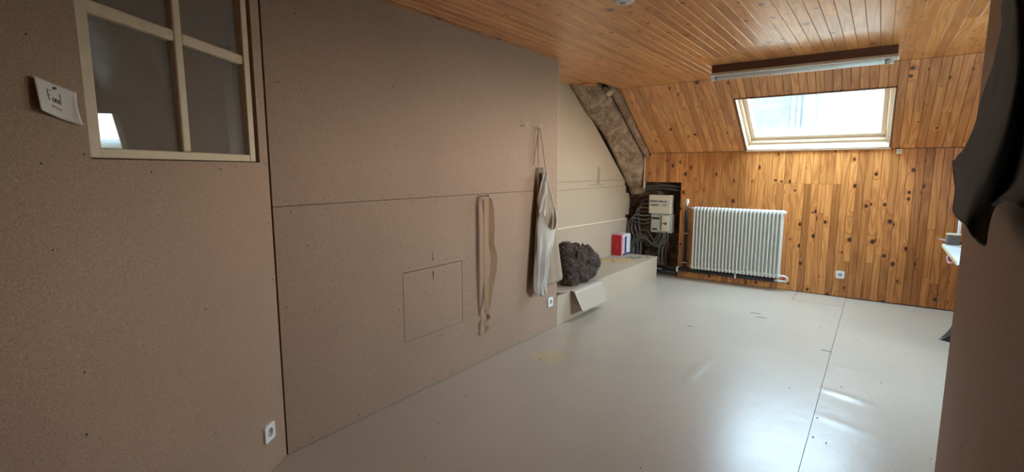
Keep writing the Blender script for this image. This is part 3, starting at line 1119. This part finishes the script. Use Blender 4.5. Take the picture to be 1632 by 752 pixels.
tv = child_keep(MB().tube([(-1.975, 6.52, .985), (-1.975, 6.52, .995), (-1.975, 6.52, 1.04), (-1.975, 6.52, 1.048)], [.017, .023, .023, .018], 16).build('thermostat_head', M['white_plastic'], smooth=False), ra)
child_keep(MB().tube(spline([(-1.98, 6.545, .93), (-1.975, 6.52, .955), (-1.975, 6.52, .985)], 4), .011, 10).build('valve_body', M['chrome'], smooth=True), ra)
child_keep(MB().cyl((-1.975, 6.52, .955), (RX0, 6.51, .925), .010, 10).build('valve_tail', M['chrome'], smooth=True), ra)
child_keep(MB().tube(spline([(RX1, 6.51, RZ0 + .035), (RX1 + .05, 6.515, RZ0 + .035), (RX1 + .075, 6.53, RZ0 + .01), (RX1 + .06, 6.56, RZ0 - .03), (RX1 + .01, 6.575, .114)], 5), .012, 10).build('return_valve', M['white_paint'], smooth=True), ra)
child_keep(MB().cyl((RX1 + .03, 6.50, RZ0 + .015), (RX1 + .055, 6.50, RZ0 + .015), .012, 10).build('valve_cap', M['red_card'], smooth=True), ra)


# ------------------------------------------------------------------ sockets
def socket(origin, xdir, ndir, label):
    """plate in the plane xdir/z, facing ndir"""
    o0 = Vector(origin)
    xd = Vector(xdir).normalized()
    nd = Vector(ndir).normalized()

    def T(x, y, z):
        return o0 + xd * x + nd * y + Vector((0, 0, z))
    e = empty('wall_socket', o0)
    tag(e, label, 'socket')
    pl = MB()
    N = 28
    out = []
    for i in range(N):
        a = 2 * math.pi * i / N
        cx, sx_ = math.cos(a), math.sin(a)
        k = .041 / max(abs(cx), abs(sx_))
        out.append((cx * k, sx_ * k))
    inn = [(.0215 * math.cos(2 * math.pi * i / N), .0215 * math.sin(2 * math.pi * i / N)) for i in range(N)]
    vs = [(x, .010, z) for x, z in out] + [(x, .011, z) for x, z in inn] + [(x, .001, z) for x, z in inn] + [(x * 1.03, .0, z * 1.03) for x, z in out]
    fs = []
    for i in range(N):
        j = (i + 1) % N
        fs += [(i, j, N + j, N + i), (N + i, N + j, 2 * N + j, 2 * N + i), (i, 3 * N + i, 3 * N + j, j)]
    pl.add(vs, fs)
    child_keep(xf(pl, T).build('plate', M['white_plastic']), e)
    w = MB()
    w.add([(x, .0015, z) for x, z in inn], [tuple(range(N))])
    child_keep(xf(w, T).build('well', M['grey_plastic']), e)
    for x in (-.0095, .0095):
        child_keep(xf(MB().cyl((x, .0015, 0), (x, .0022, 0), .004, 8), T).build('pin_hole', M['black_plastic']), e)
    child_keep(xf(MB().cyl((0, .0015, .012), (0, .009, .012), .0025, 8), T).build('earth_pin', M['chrome']), e)
    return e


socket(near_pt(.148, 0, .206), -UD, ND, 'white wall socket low on the oblique board below the glazed window')
socket((XL, 3.735, .25), (0, 1, 0), (1, 0, 0), 'white wall socket on brown board just under the hanging apron')
socket((-.28, YB, .255), (1, 0, 0), (0, -1, 0), 'white wall socket on the pine planks right of the radiator')
jb = empty('junction_box', (.135, YB, 1.61))
tag(jb, 'tiny cream junction block under the skylight corner', 'box')
child_keep(MB().box(.113, YB - .022, 1.583, .158, YB, 1.635).build('case', M['cream_plastic'], bevel=.003), jb)
child_keep(MB().cyl((.135, YB - .025, 1.609), (.135, YB - .021, 1.609), .006, 8).build('screw', M['steel']), jb)

# ------------------------------------------------------------------ fluorescent fitting
FX0, FX1, FYc = -1.315, .04, 4.90
ff = empty('fluorescent_fitting', ((FX0 + FX1) / 2, FYc, ZC))
tag(ff, 'long fluorescent tube fitting with brown mounting board on the ceiling', 'light')
child_keep(MB().box(FX0 + .01, FYc - .055, 2.283, FX1 - .005, FYc + .055, ZC).build('mounting_board', M['brown_box'], bevel=.003), ff)
tray = [(FYc - .062, 2.283), (FYc - .075, 2.262), (FYc - .072, 2.258), (FYc - .055, 2.272), (FYc - .02, 2.276), (FYc + .02, 2.276), (FYc + .055, 2.272), (FYc + .072, 2.258), (FYc + .075, 2.262), (FYc + .062, 2.283)]
child_keep(MB().prism(tray, 0, FX0, FX1).build('reflector', M['reflector']), ff)
for x0, x1 in ((FX0 + .002, FX0 + .03), (FX1 - .055, FX1 - .027)):
    child_keep(MB().box(x0, FYc - .022, 2.222, x1, FYc + .022, 2.276).build('lamp_holder', M['white_plastic'], bevel=.006), ff)
child_keep(MB().cyl((FX0 + .03, FYc, 2.243), (FX1 - .055, FYc, 2.243), .019, 16).build('tube', M['tube_glass'], smooth=True), ff)
for x in (FX0 + .031, FX1 - .08):
    child_keep(MB().cyl((x, FYc, 2.243), (x + .022, FYc, 2.243), .0196, 16).build('tube_cap', M['steel'], smooth=True), ff)
child_keep(MB().box(FX1 - .004, FYc - .05, 2.256, FX1 + .004, FYc + .05, 2.286).build('end_cap', M['white_plastic'], bevel=.002), ff)
child_keep(MB().box(FX0 - .004, FYc - .05, 2.256, FX0 + .004, FYc + .05, 2.286).build('end_cap', M['white_plastic'], bevel=.002), ff)

# round ceiling device at the top of the picture
sd = empty('smoke_alarm', (-1.18, 2.63, ZC))
tag(sd, 'round pale grey smoke alarm on the pine ceiling at the top edge', 'smoke alarm')
child_keep(MB().tube([(-1.18, 2.63, ZC), (-1.18, 2.63, 2.335), (-1.18, 2.63, 2.315), (-1.18, 2.63, 2.306)], [.058, .060, .054, .038], 28).build('case', M['white_plastic'], smooth=True), sd)
child_keep(MB().tube([(-1.18, 2.63, 2.307), (-1.18, 2.63, 2.300)], [.022, .016], 20).build('test_button', M['grey_plastic'], smooth=True), sd)


# ------------------------------------------------------------------ hooks, strap, apron on the left wall
def hook(y, z, label):
    e = empty('wall_hook', (XL, y, z))
    tag(e, label, 'hook', 'small square hooks on the left wall')
    child_keep(MB().tube([(XL - .004, y - .024, z), (XL + .030, y - .022, z - .002), (XL + .033, y + .018, z), (XL + .034, y + .022, z + .028)], .0028, 6).build('wire', M['steel']), e)
    return e


hook(3.30, 1.765, 'bare square wire hook left of the apron hook')
hook(3.50, 1.760, 'square wire hook holding the apron cord')
nl = MB().tube([(XL - .005, 2.775, 1.236), (XL + .075, 2.775, 1.244)], .0028, 6)
nl.cyl((XL + .074, 2.775, 1.2435), (XL + .077, 2.775, 1.2445), .007, 8)
tag(nl.build('nail', M['screw']), 'dark nail in the board seam holding the tan strap', 'nail')

sp = empty('hanging_strap', (XL + .055, 2.77, .23))
tag(sp, 'tan webbing strap folded double hanging from a nail', 'strap')


def ribbon(path, wdirs, th=.004):
    """path points with width vectors -> thick ribbon"""
    mb = MB()
    n = len(path)
    vs = []
    for i, (p, w) in enumerate(zip(path, wdirs)):
        p = Vector(p)
        w = Vector(w)
        t_ = (Vector(path[min(i + 1, n - 1)]) - Vector(path[max(i - 1, 0)])).normalized()
        nn = t_.cross(w).normalized() * th / 2
        vs += [p - w / 2 - nn, p + w / 2 - nn, p + w / 2 + nn, p - w / 2 + nn]
    fs = []
    for i in range(n - 1):
        for k in range(4):
            k2 = (k + 1) % 4
            fs.append((i * 4 + k, i * 4 + k2, (i + 1) * 4 + k2, (i + 1) * 4 + k))
    fs += [(0, 1, 2, 3), tuple((n - 1) * 4 + k for k in (3, 2, 1, 0))]
    return mb.add(vs, fs)


def rib2(pts, wds, th=.004, n=8):
    return ribbon(spline(pts, n), [Vector(q) for q in spline(wds, n)], th)


# nearer limb, paler, hangs almost straight
child_keep(rib2([(XL + .060, 2.785, 1.234), (XL + .064, 2.765, 1.20), (XL + .062, 2.762, .95), (XL + .060, 2.762, .70), (XL + .058, 2.768, .45), (XL + .058, 2.772, .40)],
                [(.012, .034, 0), (.012, .038, 0), (.010, .040, 0), (.012, .038, 0), (.012, .03, 0), (.012, .02, 0)], .005).build('limb', M['strap'], smooth=False), sp)
# rear limb, edge-on and bellied to the right
child_keep(rib2([(XL + .054, 2.79, 1.234), (XL + .050, 2.825, 1.18), (XL + .048, 2.845, 1.02), (XL + .048, 2.838, .90), (XL + .052, 2.862, .80), (XL + .052, 2.858, .70), (XL + .050, 2.825, .55), (XL + .050, 2.795, .42)],
                [(.03, .012, 0), (.03, .030, 0), (.028, .034, 0), (.030, .030, 0), (.03, .040, 0), (.03, .038, 0), (.022, .030, 0), (.02, .018, 0)], .005).build('limb', M['strap'], smooth=False), sp)
# twisted tail
child_keep(rib2([(XL + .056, 2.785, .43), (XL + .054, 2.772, .39), (XL + .058, 2.790, .35), (XL + .052, 2.770, .31), (XL + .054, 2.772, .27), (XL + .054, 2.770, .232)],
                [(.02, .022, .008), (.014, .030, 0), (.028, .012, 0), (.010, .032, .01), (.02, .02, 0), (.008, .034, 0)], .006).build('tail', M['strap'], smooth=False), sp)

ap = empty('apron', (XL + .06, 3.55, .38))
tag(ap, 'off-white linen apron with a deep pocket hanging by its cord', 'apron')
# neck cord
child_keep(MB().tube(spline([(XL + .026, 3.488, 1.757), (XL + .035, 3.475, 1.62), (XL + .04, 3.47, 1.45)], 6), .0032, 6).build('cord', M['linen'], smooth=True), ap)
child_keep(MB().tube(spline([(XL + .026, 3.512, 1.757), (XL + .045, 3.525, 1.62), (XL + .055, 3.545, 1.47), (XL + .055, 3.57, 1.38)], 6), .0032, 6).build('cord', M['linen'], smooth=True), ap)
child_keep(MB().tube(spline([(XL + .026, 3.500, 1.755), (XL + .025, 3.455, 1.60), (XL + .022, 3.43, 1.46)], 6), .0025, 6).build('cord', M['cable_dark'], smooth=True), ap)
YL_ = [(.37, 3.405), (.45, 3.37), (.70, 3.395), (1.04, 3.435), (1.2, 3.46), (1.42, 3.49)]
YR_ = [(.37, 3.80), (.47, 3.835), (.75, 3.78), (1.04, 3.705), (1.2, 3.65), (1.34, 3.605), (1.42, 3.545)]


def apron_back(u, w):
    z = .43 + (1.44 - .43) * w
    z += .05 * (u - .5) * (1 - w)
    y0, y1 = interp(YL_, z), interp(YR_, z)
    y = y0 + (y1 - y0) * u
    fold = math.sin(u * 9 + 1.2 * z) * .010 + math.sin(u * 21 + z * 3) * .004
    x = XL + .030 + fold * (1.15 - w * .6) + .018 * u + .025 * (1 - w)
    x = max(x, XL + .008)
    return (x, y, z)


child_keep(MB().grid(apron_back, 28, 44).build('back_cloth', M['linen'], smooth=True, solid=.003), ap)


def apron_front(u, w):
    # open pocket: rim sags in the middle, cloth bellies out from the back
    rim = 1.075 - .17 * math.sin(math.pi * u) ** 1.1 + .03 * u
    bot = .375 + .03 * math.sin(u * 14) * .5 + .03 * u
    z = bot + (rim - bot) * w
    yl, yr = interp(YL_, z), interp(YR_, z)
    wid = interp([(0, .36), (.5, .40), (.72, .70), (1, .92)], w)
    y = yl + .016 * (1 - w) + (yr - yl) * wid * u
    belly = math.sin(math.pi * u) ** .7
    pleat = math.sin(u * 19 + math.sin(z * 9) * .8) * .014 * interp([(0, .8), (.5, 1), (.72, .5), (.85, 0), (1, 0)], w) + math.sin(u * 37 + z * 4) * .004 * (1 - w)
    x = XL + .058 + .018 * u + .060 * belly * (.35 + .65 * w) + pleat + .012 * noise.noise(Vector((y * 9, z * 7, 0)))
    return (x, y, z)


child_keep(MB().grid(apron_front, 44, 44).build('pocket', M['linen_pale'], smooth=True, solid=.003), ap)
rim = [apron_front(i / 30, 1.0) for i in range(31)]
child_keep(MB().tube(rim, .0055, 6).build('rim_hem', M['linen_pale'], smooth=True), ap)


def apron_bib(u, w):
    # crumpled upper bib gathered under the cord
    z = 1.40 - .36 * w
    y0 = 3.492 - .055 * w
    y1 = 3.545 - .015 * w
    y = y0 + (y1 - y0) * u
    x = XL + .055 + .035 * math.sin(math.pi * u) + .012 * math.sin(u * 15 + w * 8) + .01 * noise.noise(Vector((y * 25, z * 18, 2)))
    return (x, y, z)


child_keep(MB().tube(spline([(XL + .06, 3.555, 1.40), (XL + .065, 3.61, 1.28), (XL + .066, 3.665, 1.15), (XL + .068, 3.695, 1.08)], 6), .006, 6).build('bib_edge', M['linen_pale'], smooth=True), ap)
child_keep(MB().grid(apron_bib, 16, 26).build('bib', M['linen_pale'], smooth=True, solid=.003), ap)

# ------------------------------------------------------------------ paper note
pn = empty('paper_note', near_pt(1.0, .002, 1.6))
tag(pn, 'white handwritten paper note pinned left of the glazed window', 'note')


def note(u, w):
    uu = 1.062 - .118 * u        # from the camera side towards the window
    z = 1.578 + .084 * w - .030 * u + .006 * u * w
    curl = .020 * max(0, u - .6) ** 1.5 * (1.2 - w) * 2 + .012 * (1 - u) ** 2 * (.6 + .8 * (1 - w)) + .002
    if u > .9:
        uu += .006 * math.sin(w * 3.1)
    return near_pt(uu, .003 + curl, z)


child_keep(MB().grid(note, 16, 12).build('sheet', M['paper'], smooth=True, solid=.0008), pn)


def ink(strokes, name, r=.0007):
    mb = MB()
    for st in strokes:
        pts_ = []
        for a, b_ in st:
            p = Vector(note(a, b_)) + ND * .0012
            pts_.append(p)
        mb.tube(pts_, r, 5)
    return child_keep(mb.build(name, M['ink']), pn)


def arc(cx, cy, rx, ry, a0, a1, n=9):
    return [(cx + rx * math.cos(math.radians(a0 + (a1 - a0) * i / n)), cy + ry * math.sin(math.radians(a0 + (a1 - a0) * i / n))) for i in range(n + 1)]


ink([[(.27, .72), (.275, .55), (.285, .44)], [(.25, .74), (.36, .74)], [(.275, .60), (.34, .60)],
     arc(.40, .49, .03, .065, 0, 360, 12),
     [(.45, .55), (.455, .43)], arc(.475, .50, .018, .05, 180, 0, 6) + [(.495, .43)],
     arc(.545, .485, .026, .055, 0, 360, 12), [(.572, .75), (.573, .43)]], 'handwriting')
ink([[(.33, .30), (.42, .29), (.50, .275), (.58, .265)]], 'underline', .0009)
child_keep(MB().cyl(Vector(note(.46, .86)) - ND * .004, Vector(note(.46, .86)) + ND * .004, .0038, 10).build('pin', M['screw']), pn)

# ------------------------------------------------------------------ things on the bench
# raw brown wool
wf = empty('wool_fleece', (-2.52, 4.55, BH))
tag(wf, 'heap of raw dark brown sheep wool on the bench behind the apron', 'wool')
rw = random.Random(4)
lumps = [(-2.53, 4.40, .60, .085), (-2.50, 4.52, .53, .125), (-2.48, 4.68, .49, .125), (-2.48, 4.83, .43, .11), (-2.45, 4.60, .37, .11), (-2.45, 4.42, .40, .125), (-2.42, 4.28, .345, .09), (-2.45, 4.74, .355, .085), (-2.60, 4.55, .42, .16), (-2.40, 4.50, .335, .07), (-2.45, 4.30, .47, .08)]
bm = bmesh.new()
for (x, y, z, r) in lumps:
    g = bmesh.ops.create_icosphere(bm, subdivisions=4, radius=r)
    off = Vector((rw.random() * 9, 0, 0))
    for v in g['verts']:
        d = v.co.normalized()
        k = 1 + .28 * noise.noise(d * 2.0 + off) + .24 * noise.noise(d * 4.5 + off) + .12 * noise.noise(d * 11 + off)
        v.co = d * r * k
        v.co += Vector((x, y, z))
        v.co.z = max(v.co.z, BH + .002)
m = bpy.data.meshes.new('wool_body')
bm.to_mesh(m)
bm.free()
child_keep(link('wool_body', m, M['wool'], smooth=True), wf)
for tone, cnt, mat in ((0, 7000, M['wool']), (1, 6000, M['wool_tip'])):
    mb = MB()
    for i in range(cnt):
        x, y, z, r = lumps[rw.randrange(len(lumps))]
        d = Vector((rw.gauss(0, 1), rw.gauss(0, 1), rw.gauss(0, 1))).normalized()
        p = Vector((x, y, z)) + d * r * rw.uniform(.93, 1.06)
        if p.z < BH + .01:
            continue
        tdir = d.cross(Vector((rw.gauss(0, 1), rw.gauss(0, 1), rw.gauss(0, 1)))).normalized()
        L = rw.uniform(.02, .05)
        pts_ = [p]
        for s in range(1, 5):
            q = s / 4
            pts_.append(p + d * (.016 * q + .006 * math.sin(q * 7)) + tdir * L * math.sin(q * 2.2) + d.cross(tdir) * .010 * math.cos(q * 6))
        w0 = tdir.cross(d) * rw.uniform(.0012, .0028)
        vs = []
        for s, q in enumerate(pts_):
            k = 1 - s / 4.4
            vs += [q - w0 * k, q + w0 * k]
        for q in range(len(vs)):
            vs[q].z = max(vs[q].z, BH + .001)
        mb.add(vs, [(2 * s, 2 * s + 1, 2 * s + 3, 2 * s + 2) for s in range(4)])
    stuff(child_keep(mb.build('wool_locks', mat), wf))

# sheet curling over the bench edge
cs_ = empty('vinyl_offcut', (XL, 4.4, BH))
tag(cs_, 'curled pale flooring offcut draped over the bench edge by the wool', 'offcut')


def offcut(u, w):
    # u along the bench, w from the back to the free lower end
    y = 4.07 + .62 * u + .04 * w
    s = w * (.47 + .03 * u)
    flat = .24
    if s < flat:
        return (XL - flat + s + .012, y - .05 * (1 - w) * (1 - u), BH + .005 + .004 * math.sin(u * 6))
    q = s - flat
    R = .05
    ang = min(q / R, 1.35)
    x = XL + .012 + R * math.sin(ang)
    z = BH + .005 - R * (1 - math.cos(ang))
    if q > R * 1.35:
        e = q - R * 1.35
        x += e * (.22 + .25 * (1 - u))
        z -= e * .95
    return (x, y - .05 * u * (q), z)


child_keep(MB().grid(offcut, 14, 30).build('sheet', M['board_pale'] if False else M['lino'], smooth=True, solid=.003), cs_)
# little card flap at the left end of the bench
fp = MB().grid(lambda u, w: (XL - .20 + .22 * w, 3.88 + .22 * u, BH + .004 + .02 * w * (1 - u)), 6, 6)
tag(fp.build('card_flap', M['board_pale'], smooth=True, solid=.003), 'flat card scrap on the bench end in front of the wool', 'card')

for k, (x0, y0, x1, y1, lab) in enumerate(((-2.80, 5.62, -2.66, 5.80, 'raw yellow wood offcut lying on the bench nearest the recess wall'), (-2.655, 5.78, -2.43, 5.93, 'raw yellow wood offcut lying across the bench nearest the front edge'))):
    a = Vector((x0, y0, 0))
    b_ = Vector((x1, y1, 0))
    d = (b_ - a).normalized()
    nn = Vector((-d.y, d.x, 0)) * .06
    mb = MB().prism([tuple((a - nn).xy), tuple((b_ - nn).xy), tuple((b_ + nn).xy), tuple((a + nn).xy)], 2, BH + .001, BH + .009)
    tag(mb.build('wood_offcut', M['raw_wood'], bevel=.001), lab, 'offcut', 'wood offcuts on the bench')
for k, (pth, lab) in enumerate((([(-2.60, 6.10), (-2.54, 6.16)], 'short dark twig on the bench by the red box'), ([(-2.52, 6.07), (-2.47, 6.20), (-2.43, 6.19)], 'bent dark twig near the bench front edge'), ([(-2.40, 6.27), (-2.37, 6.29)], 'tiny dark twig at the far end of the bench'))):
    tag(MB().tube([(x, y, BH + .005) for x, y in pth], .004, 5).build('twig', M['screw']), lab, 'twig', 'twigs on the bench')

# red and white carton
rb = empty('red_box', (-2.775, 6.28, BH))
tag(rb, 'red carton with white printed side standing at the end of the bench', 'box')
A = Vector((-2.842, 6.165, BH + .001))
ex = Vector((.985, -.05, 0)).normalized()
ey = Vector((.05, .985, 0)).normalized()


def RBp(x, y, z):
    return A + ex * x + ey * y + Vector((0, 0, z))


BW, BD, BZ = .148, .25, .285
child_keep(xf(MB().box(0, 0, 0, BW, BD, BZ), RBp).build('carton', M['white_card'], bevel=.002), rb)
child_keep(xf(MB().box(.003, -.0012, .004, BW - .003, 0, BZ - .004), RBp).build('red_face', M['red_card']), rb)
child_keep(xf(MB().box(BW, .002, .004, BW + .0012, .035, BZ - .004), RBp).build('pink_edge', M['pink_card']), rb)
child_keep(xf(MB().box(BW, .085, .03, BW + .0014, .135, BZ - .03), RBp).build('black_panel', M['navy']), rb)
child_keep(xf(MB().box(BW, .035, .004, BW + .0012, BD - .002, .03), RBp).build('navy_band', M['navy']), rb)
child_keep(xf(MB().box(.002, .002, BZ, BW - .002, BD * .5, BZ + .001), RBp).build('pink_top', M['pink_card']), rb)
pr = MB()
for k in range(7):
    z = BZ - .06 - k * .028
    pr.box(BW, .042, z, BW + .0016, .072, z + .016)
child_keep(xf(pr, RBp).build('side_lettering', M['pink_card']), rb)
pr = MB()
for k in range(4):
    pr.tube([RBp(.075 + .012 * (k % 2), -.002, .10 + .016 * k), RBp(.095, -.002, .106 + .016 * k), RBp(.080, -.002, .112 + .016 * k)], .0018, 4)
child_keep(pr.build('gold_lettering', M['gold']), rb)

# ------------------------------------------------------------------ dark garment on the partition
gm = empty('hanging_garment', (.20, 1.7, 1.25))
tag(gm, 'dark grey green fleece garment hanging over the partition in the foreground', 'garment')
G = [
    [(0.235, 2.02, 2.003), (0.229, 1.91, 1.876), (0.223, 1.834, 1.788), (0.216, 1.863, 1.692), (0.21, 1.933, 1.593), (0.204, 2.016, 1.511), (0.198, 2.307, 1.454)],
    [(0.21, 1.766, 1.93), (0.206, 1.644, 1.784), (0.202, 1.582, 1.691), (0.198, 1.592, 1.598), (0.193, 1.719, 1.506), (0.189, 1.919, 1.432), (0.185, 2.012, 1.376)],
    [(0.185, 1.508, 1.855), (0.182, 1.407, 1.732), (0.18, 1.362, 1.642), (0.177, 1.376, 1.551), (0.175, 1.501, 1.463), (0.173, 1.709, 1.373), (0.17, 1.829, 1.315)],
    [(0.165, 1.26, 1.783), (0.163, 1.171, 1.67), (0.16, 1.125, 1.575), (0.158, 1.124, 1.489), (0.155, 1.205, 1.413), (0.152, 1.34, 1.349), (0.15, 1.368, 1.316)],
    [(0.2, 1.478, 1.843), (0.199, 1.384, 1.701), (0.198, 1.332, 1.579), (0.198, 1.341, 1.47), (0.197, 1.423, 1.384), (0.196, 1.514, 1.318), (0.195, 1.508, 1.264)],
    [(0.225, 1.604, 1.876), (0.223, 1.484, 1.695), (0.222, 1.419, 1.564), (0.22, 1.414, 1.454), (0.218, 1.482, 1.382), (0.217, 1.591, 1.345), (0.215, 1.659, 1.315)],
    [(0.18, 1.204, 1.762), (0.177, 1.11, 1.627), (0.173, 1.055, 1.529), (0.17, 1.033, 1.452), (0.167, 1.054, 1.406), (0.163, 1.096, 1.39), (0.16, 1.107, 1.381)],
    [(0.15, 0.896, 1.673), (0.147, 0.833, 1.576), (0.143, 0.799, 1.504), (0.14, 0.779, 1.443), (0.137, 0.782, 1.409), (0.133, 0.784, 1.396), (0.13, 0.784, 1.39)],
    [(0.19, 0.954, 1.683), (0.189, 0.91, 1.585), (0.188, 0.89, 1.51), (0.187, 0.878, 1.444), (0.187, 0.876, 1.407), (0.186, 0.878, 1.391), (0.185, 0.886, 1.383)],
]
HK = Vector((.228, 1.50, 2.06))
strands = []
for k, r in enumerate(G):
    q = k / (len(G) - 1)
    top = HK + Vector((-.012 * math.sin(q * 6), .035 - .07 * q, 0))
    strands.append(spline([tuple(top)] + r, 5))
nL = len(strands[0])
sm = [spline([st[i] for st in strands], 6) for i in range(nL)]
nW = len(sm[0])
mb = MB()
vs = []
for i in range(nL):
    for k in range(nW):
        p = sm[i][k].copy()
        p.x = min(p.x + .006 * noise.noise(p * 9), .247)
        p.z += .004 * noise.noise(p * 31) if i == nL - 1 else 0
        vs.append(p)
mb.add(vs, [(i * nW + k, i * nW + k + 1, (i + 1) * nW + k + 1, (i + 1) * nW + k) for i in range(nL - 1) for k in range(nW - 1)])
child_keep(mb.build('cloth', M['fleece'], smooth=True, solid=.005), gm)
hem = [vs[(nL - 1) * nW + k] for k in range(nW)]
child_keep(MB().tube(hem, .0035, 6).build('hem', M['fleece'], smooth=True), gm)
child_keep(MB().tube([HK + Vector((-.01, 0, -.02)), HK + Vector((-.012, 0, .02)), HK + Vector((.0, 0, .03))], .003, 6).build('loop', M['fleece']), gm)
ck = MB().tube(spline([(.256, 1.50, 2.13), (.225, 1.50, 2.10), (.205, 1.50, 2.075), (.20, 1.50, 2.10)], 4), .005, 8)
tag(ck.build('coat_hook', M['steel'], smooth=True), 'steel coat hook on the partition carrying the dark garment', 'hook')

# ------------------------------------------------------------------ shelf and bits at the far right
sh = empty('wall_shelf', (.8, 5.3, .72))
tag(sh, 'white laminate shelf corner showing past the partition edge', 'shelf')
SZ = .75
child_keep(MB().box(.508, 4.9, SZ - .028, XR, 6.0, SZ).build('shelf_board', M['desk_top'], bevel=.002), sh)
child_keep(MB().box(.503, 4.9, SZ - .027, .5078, 6.0, SZ - .001).build('edge_band', M['desk_edge']), sh)
for y in (5.1, 5.7):
    child_keep(MB().prism([(.95, SZ - .03), (XR, SZ - .03), (XR, SZ - .3)], 1, y, y + .02).build('bracket', M['steel']), sh)
yb = empty('yarn_spool', (.563, 5.86, SZ))
tag(yb, 'brown ribbed yarn spool standing on the white shelf', 'spool')
path = []
rad = []
for k in range(26):
    z = SZ + .012 + .09 * k / 25
    path.append((.563, 5.86, z))
    rad.append(.046 + .004 * (k % 2))
child_keep(MB().tube(path, rad, 20).build('yarn', M['yarn_dark']), yb)
child_keep(MB().tube([(.563, 5.86, SZ + .001), (.563, 5.86, SZ + .012)], .055, 20).build('flange', M['white_plastic']), yb)
child_keep(MB().tube([(.563, 5.86, SZ + .102), (.563, 5.86, SZ + .112)], .052, 20).build('flange', M['cream_plastic']), yb)
tag(MB().tube([(.606, 5.965, SZ + .001), (.606, 5.965, SZ + .30)], .012, 10).build('white_rod', M['white_plastic'], smooth=True), 'thin upright white rod on the shelf behind the spool', 'rod')
tag(MB().tube([(.474, 5.955, SZ + .046), (.50, 5.955, SZ + .043), (.545, 5.955, SZ + .030), (.60, 5.94, SZ + .012)], [.0015, .006, .011, .011], 8).build('pointed_stick', M['white_plastic'], smooth=True), 'pointed white stick leaning across the shelf tip', 'stick')
tag(MB().tube(spline([(.56, 5.75, SZ - .03), (.525, 5.7, SZ - .08), (.54, 5.65, SZ - .125), (.585, 5.6, SZ - .08), (.56, 5.56, SZ - .05)], 7), .010, 7).build('dangling_cord', M['pink_card'], smooth=True), 'pinkish cord loop hanging under the white shelf', 'cord')
bg_ = MB()
bg_.add([(.50, 5.43, 0), (.60, 5.38, 0), (.98, 5.38, 0), (.98, 5.78, 0), (.585, 5.74, 0), (.56, 5.45, .03), (.62, 5.41, .10), (.97, 5.41, .16), (.97, 5.75, .16), (.61, 5.71, .08)],
        [(0, 1, 6, 5), (1, 2, 7, 6), (2, 3, 8, 7), (3, 4, 9, 8), (4, 0, 5, 9), (5, 6, 7, 8, 9), (0, 4, 3, 2, 1)])
tag(bg_.build('black_bag', M['black_plastic'], bevel=.008), 'pointed corner of a black bag on the floor past the partition', 'bag')

# ------------------------------------------------------------------ scraps on the floor
fr_ = random.Random(9)
def scrap(x, y, L, a, lab):
    pth = [(x + L * (q - .5) * math.cos(a), y + L * (q - .5) * math.sin(a) + .008 * math.sin(q * 5), .002) for q in (0, .3, .6, 1)]
    tag(MB().tube(pth, .0022, 5).build('straw_scrap', M['screw']), lab, 'scrap', 'scraps on the floor')
scrap(-.83, 5.24, .10, .2, 'dark straw scrap on the floor in front of the radiator, right one')
scrap(-.90, 5.36, .09, .3, 'dark straw scrap on the floor in front of the radiator, left one')
scrap(-1.30, 4.55, .05, .1, 'short dark straw scrap in the middle of the floor')
scrap(-.24, 4.55, .07, .1, 'dark straw scrap beside the long floor seam')
specks = MB()
for k in range(75):
    x, y = fr_.uniform(-2.2, .4), fr_.uniform(1.3, 6.4)
    r = fr_.uniform(.0015, .0045)
    specks.cyl((x, y, -.001), (x, y, .003), r, 6)
o = stuff(specks.build('floor_specks', M['screw']))
o['label'] = 'small dark crumbs scattered over the pale floor'
o['category'] = 'crumbs'
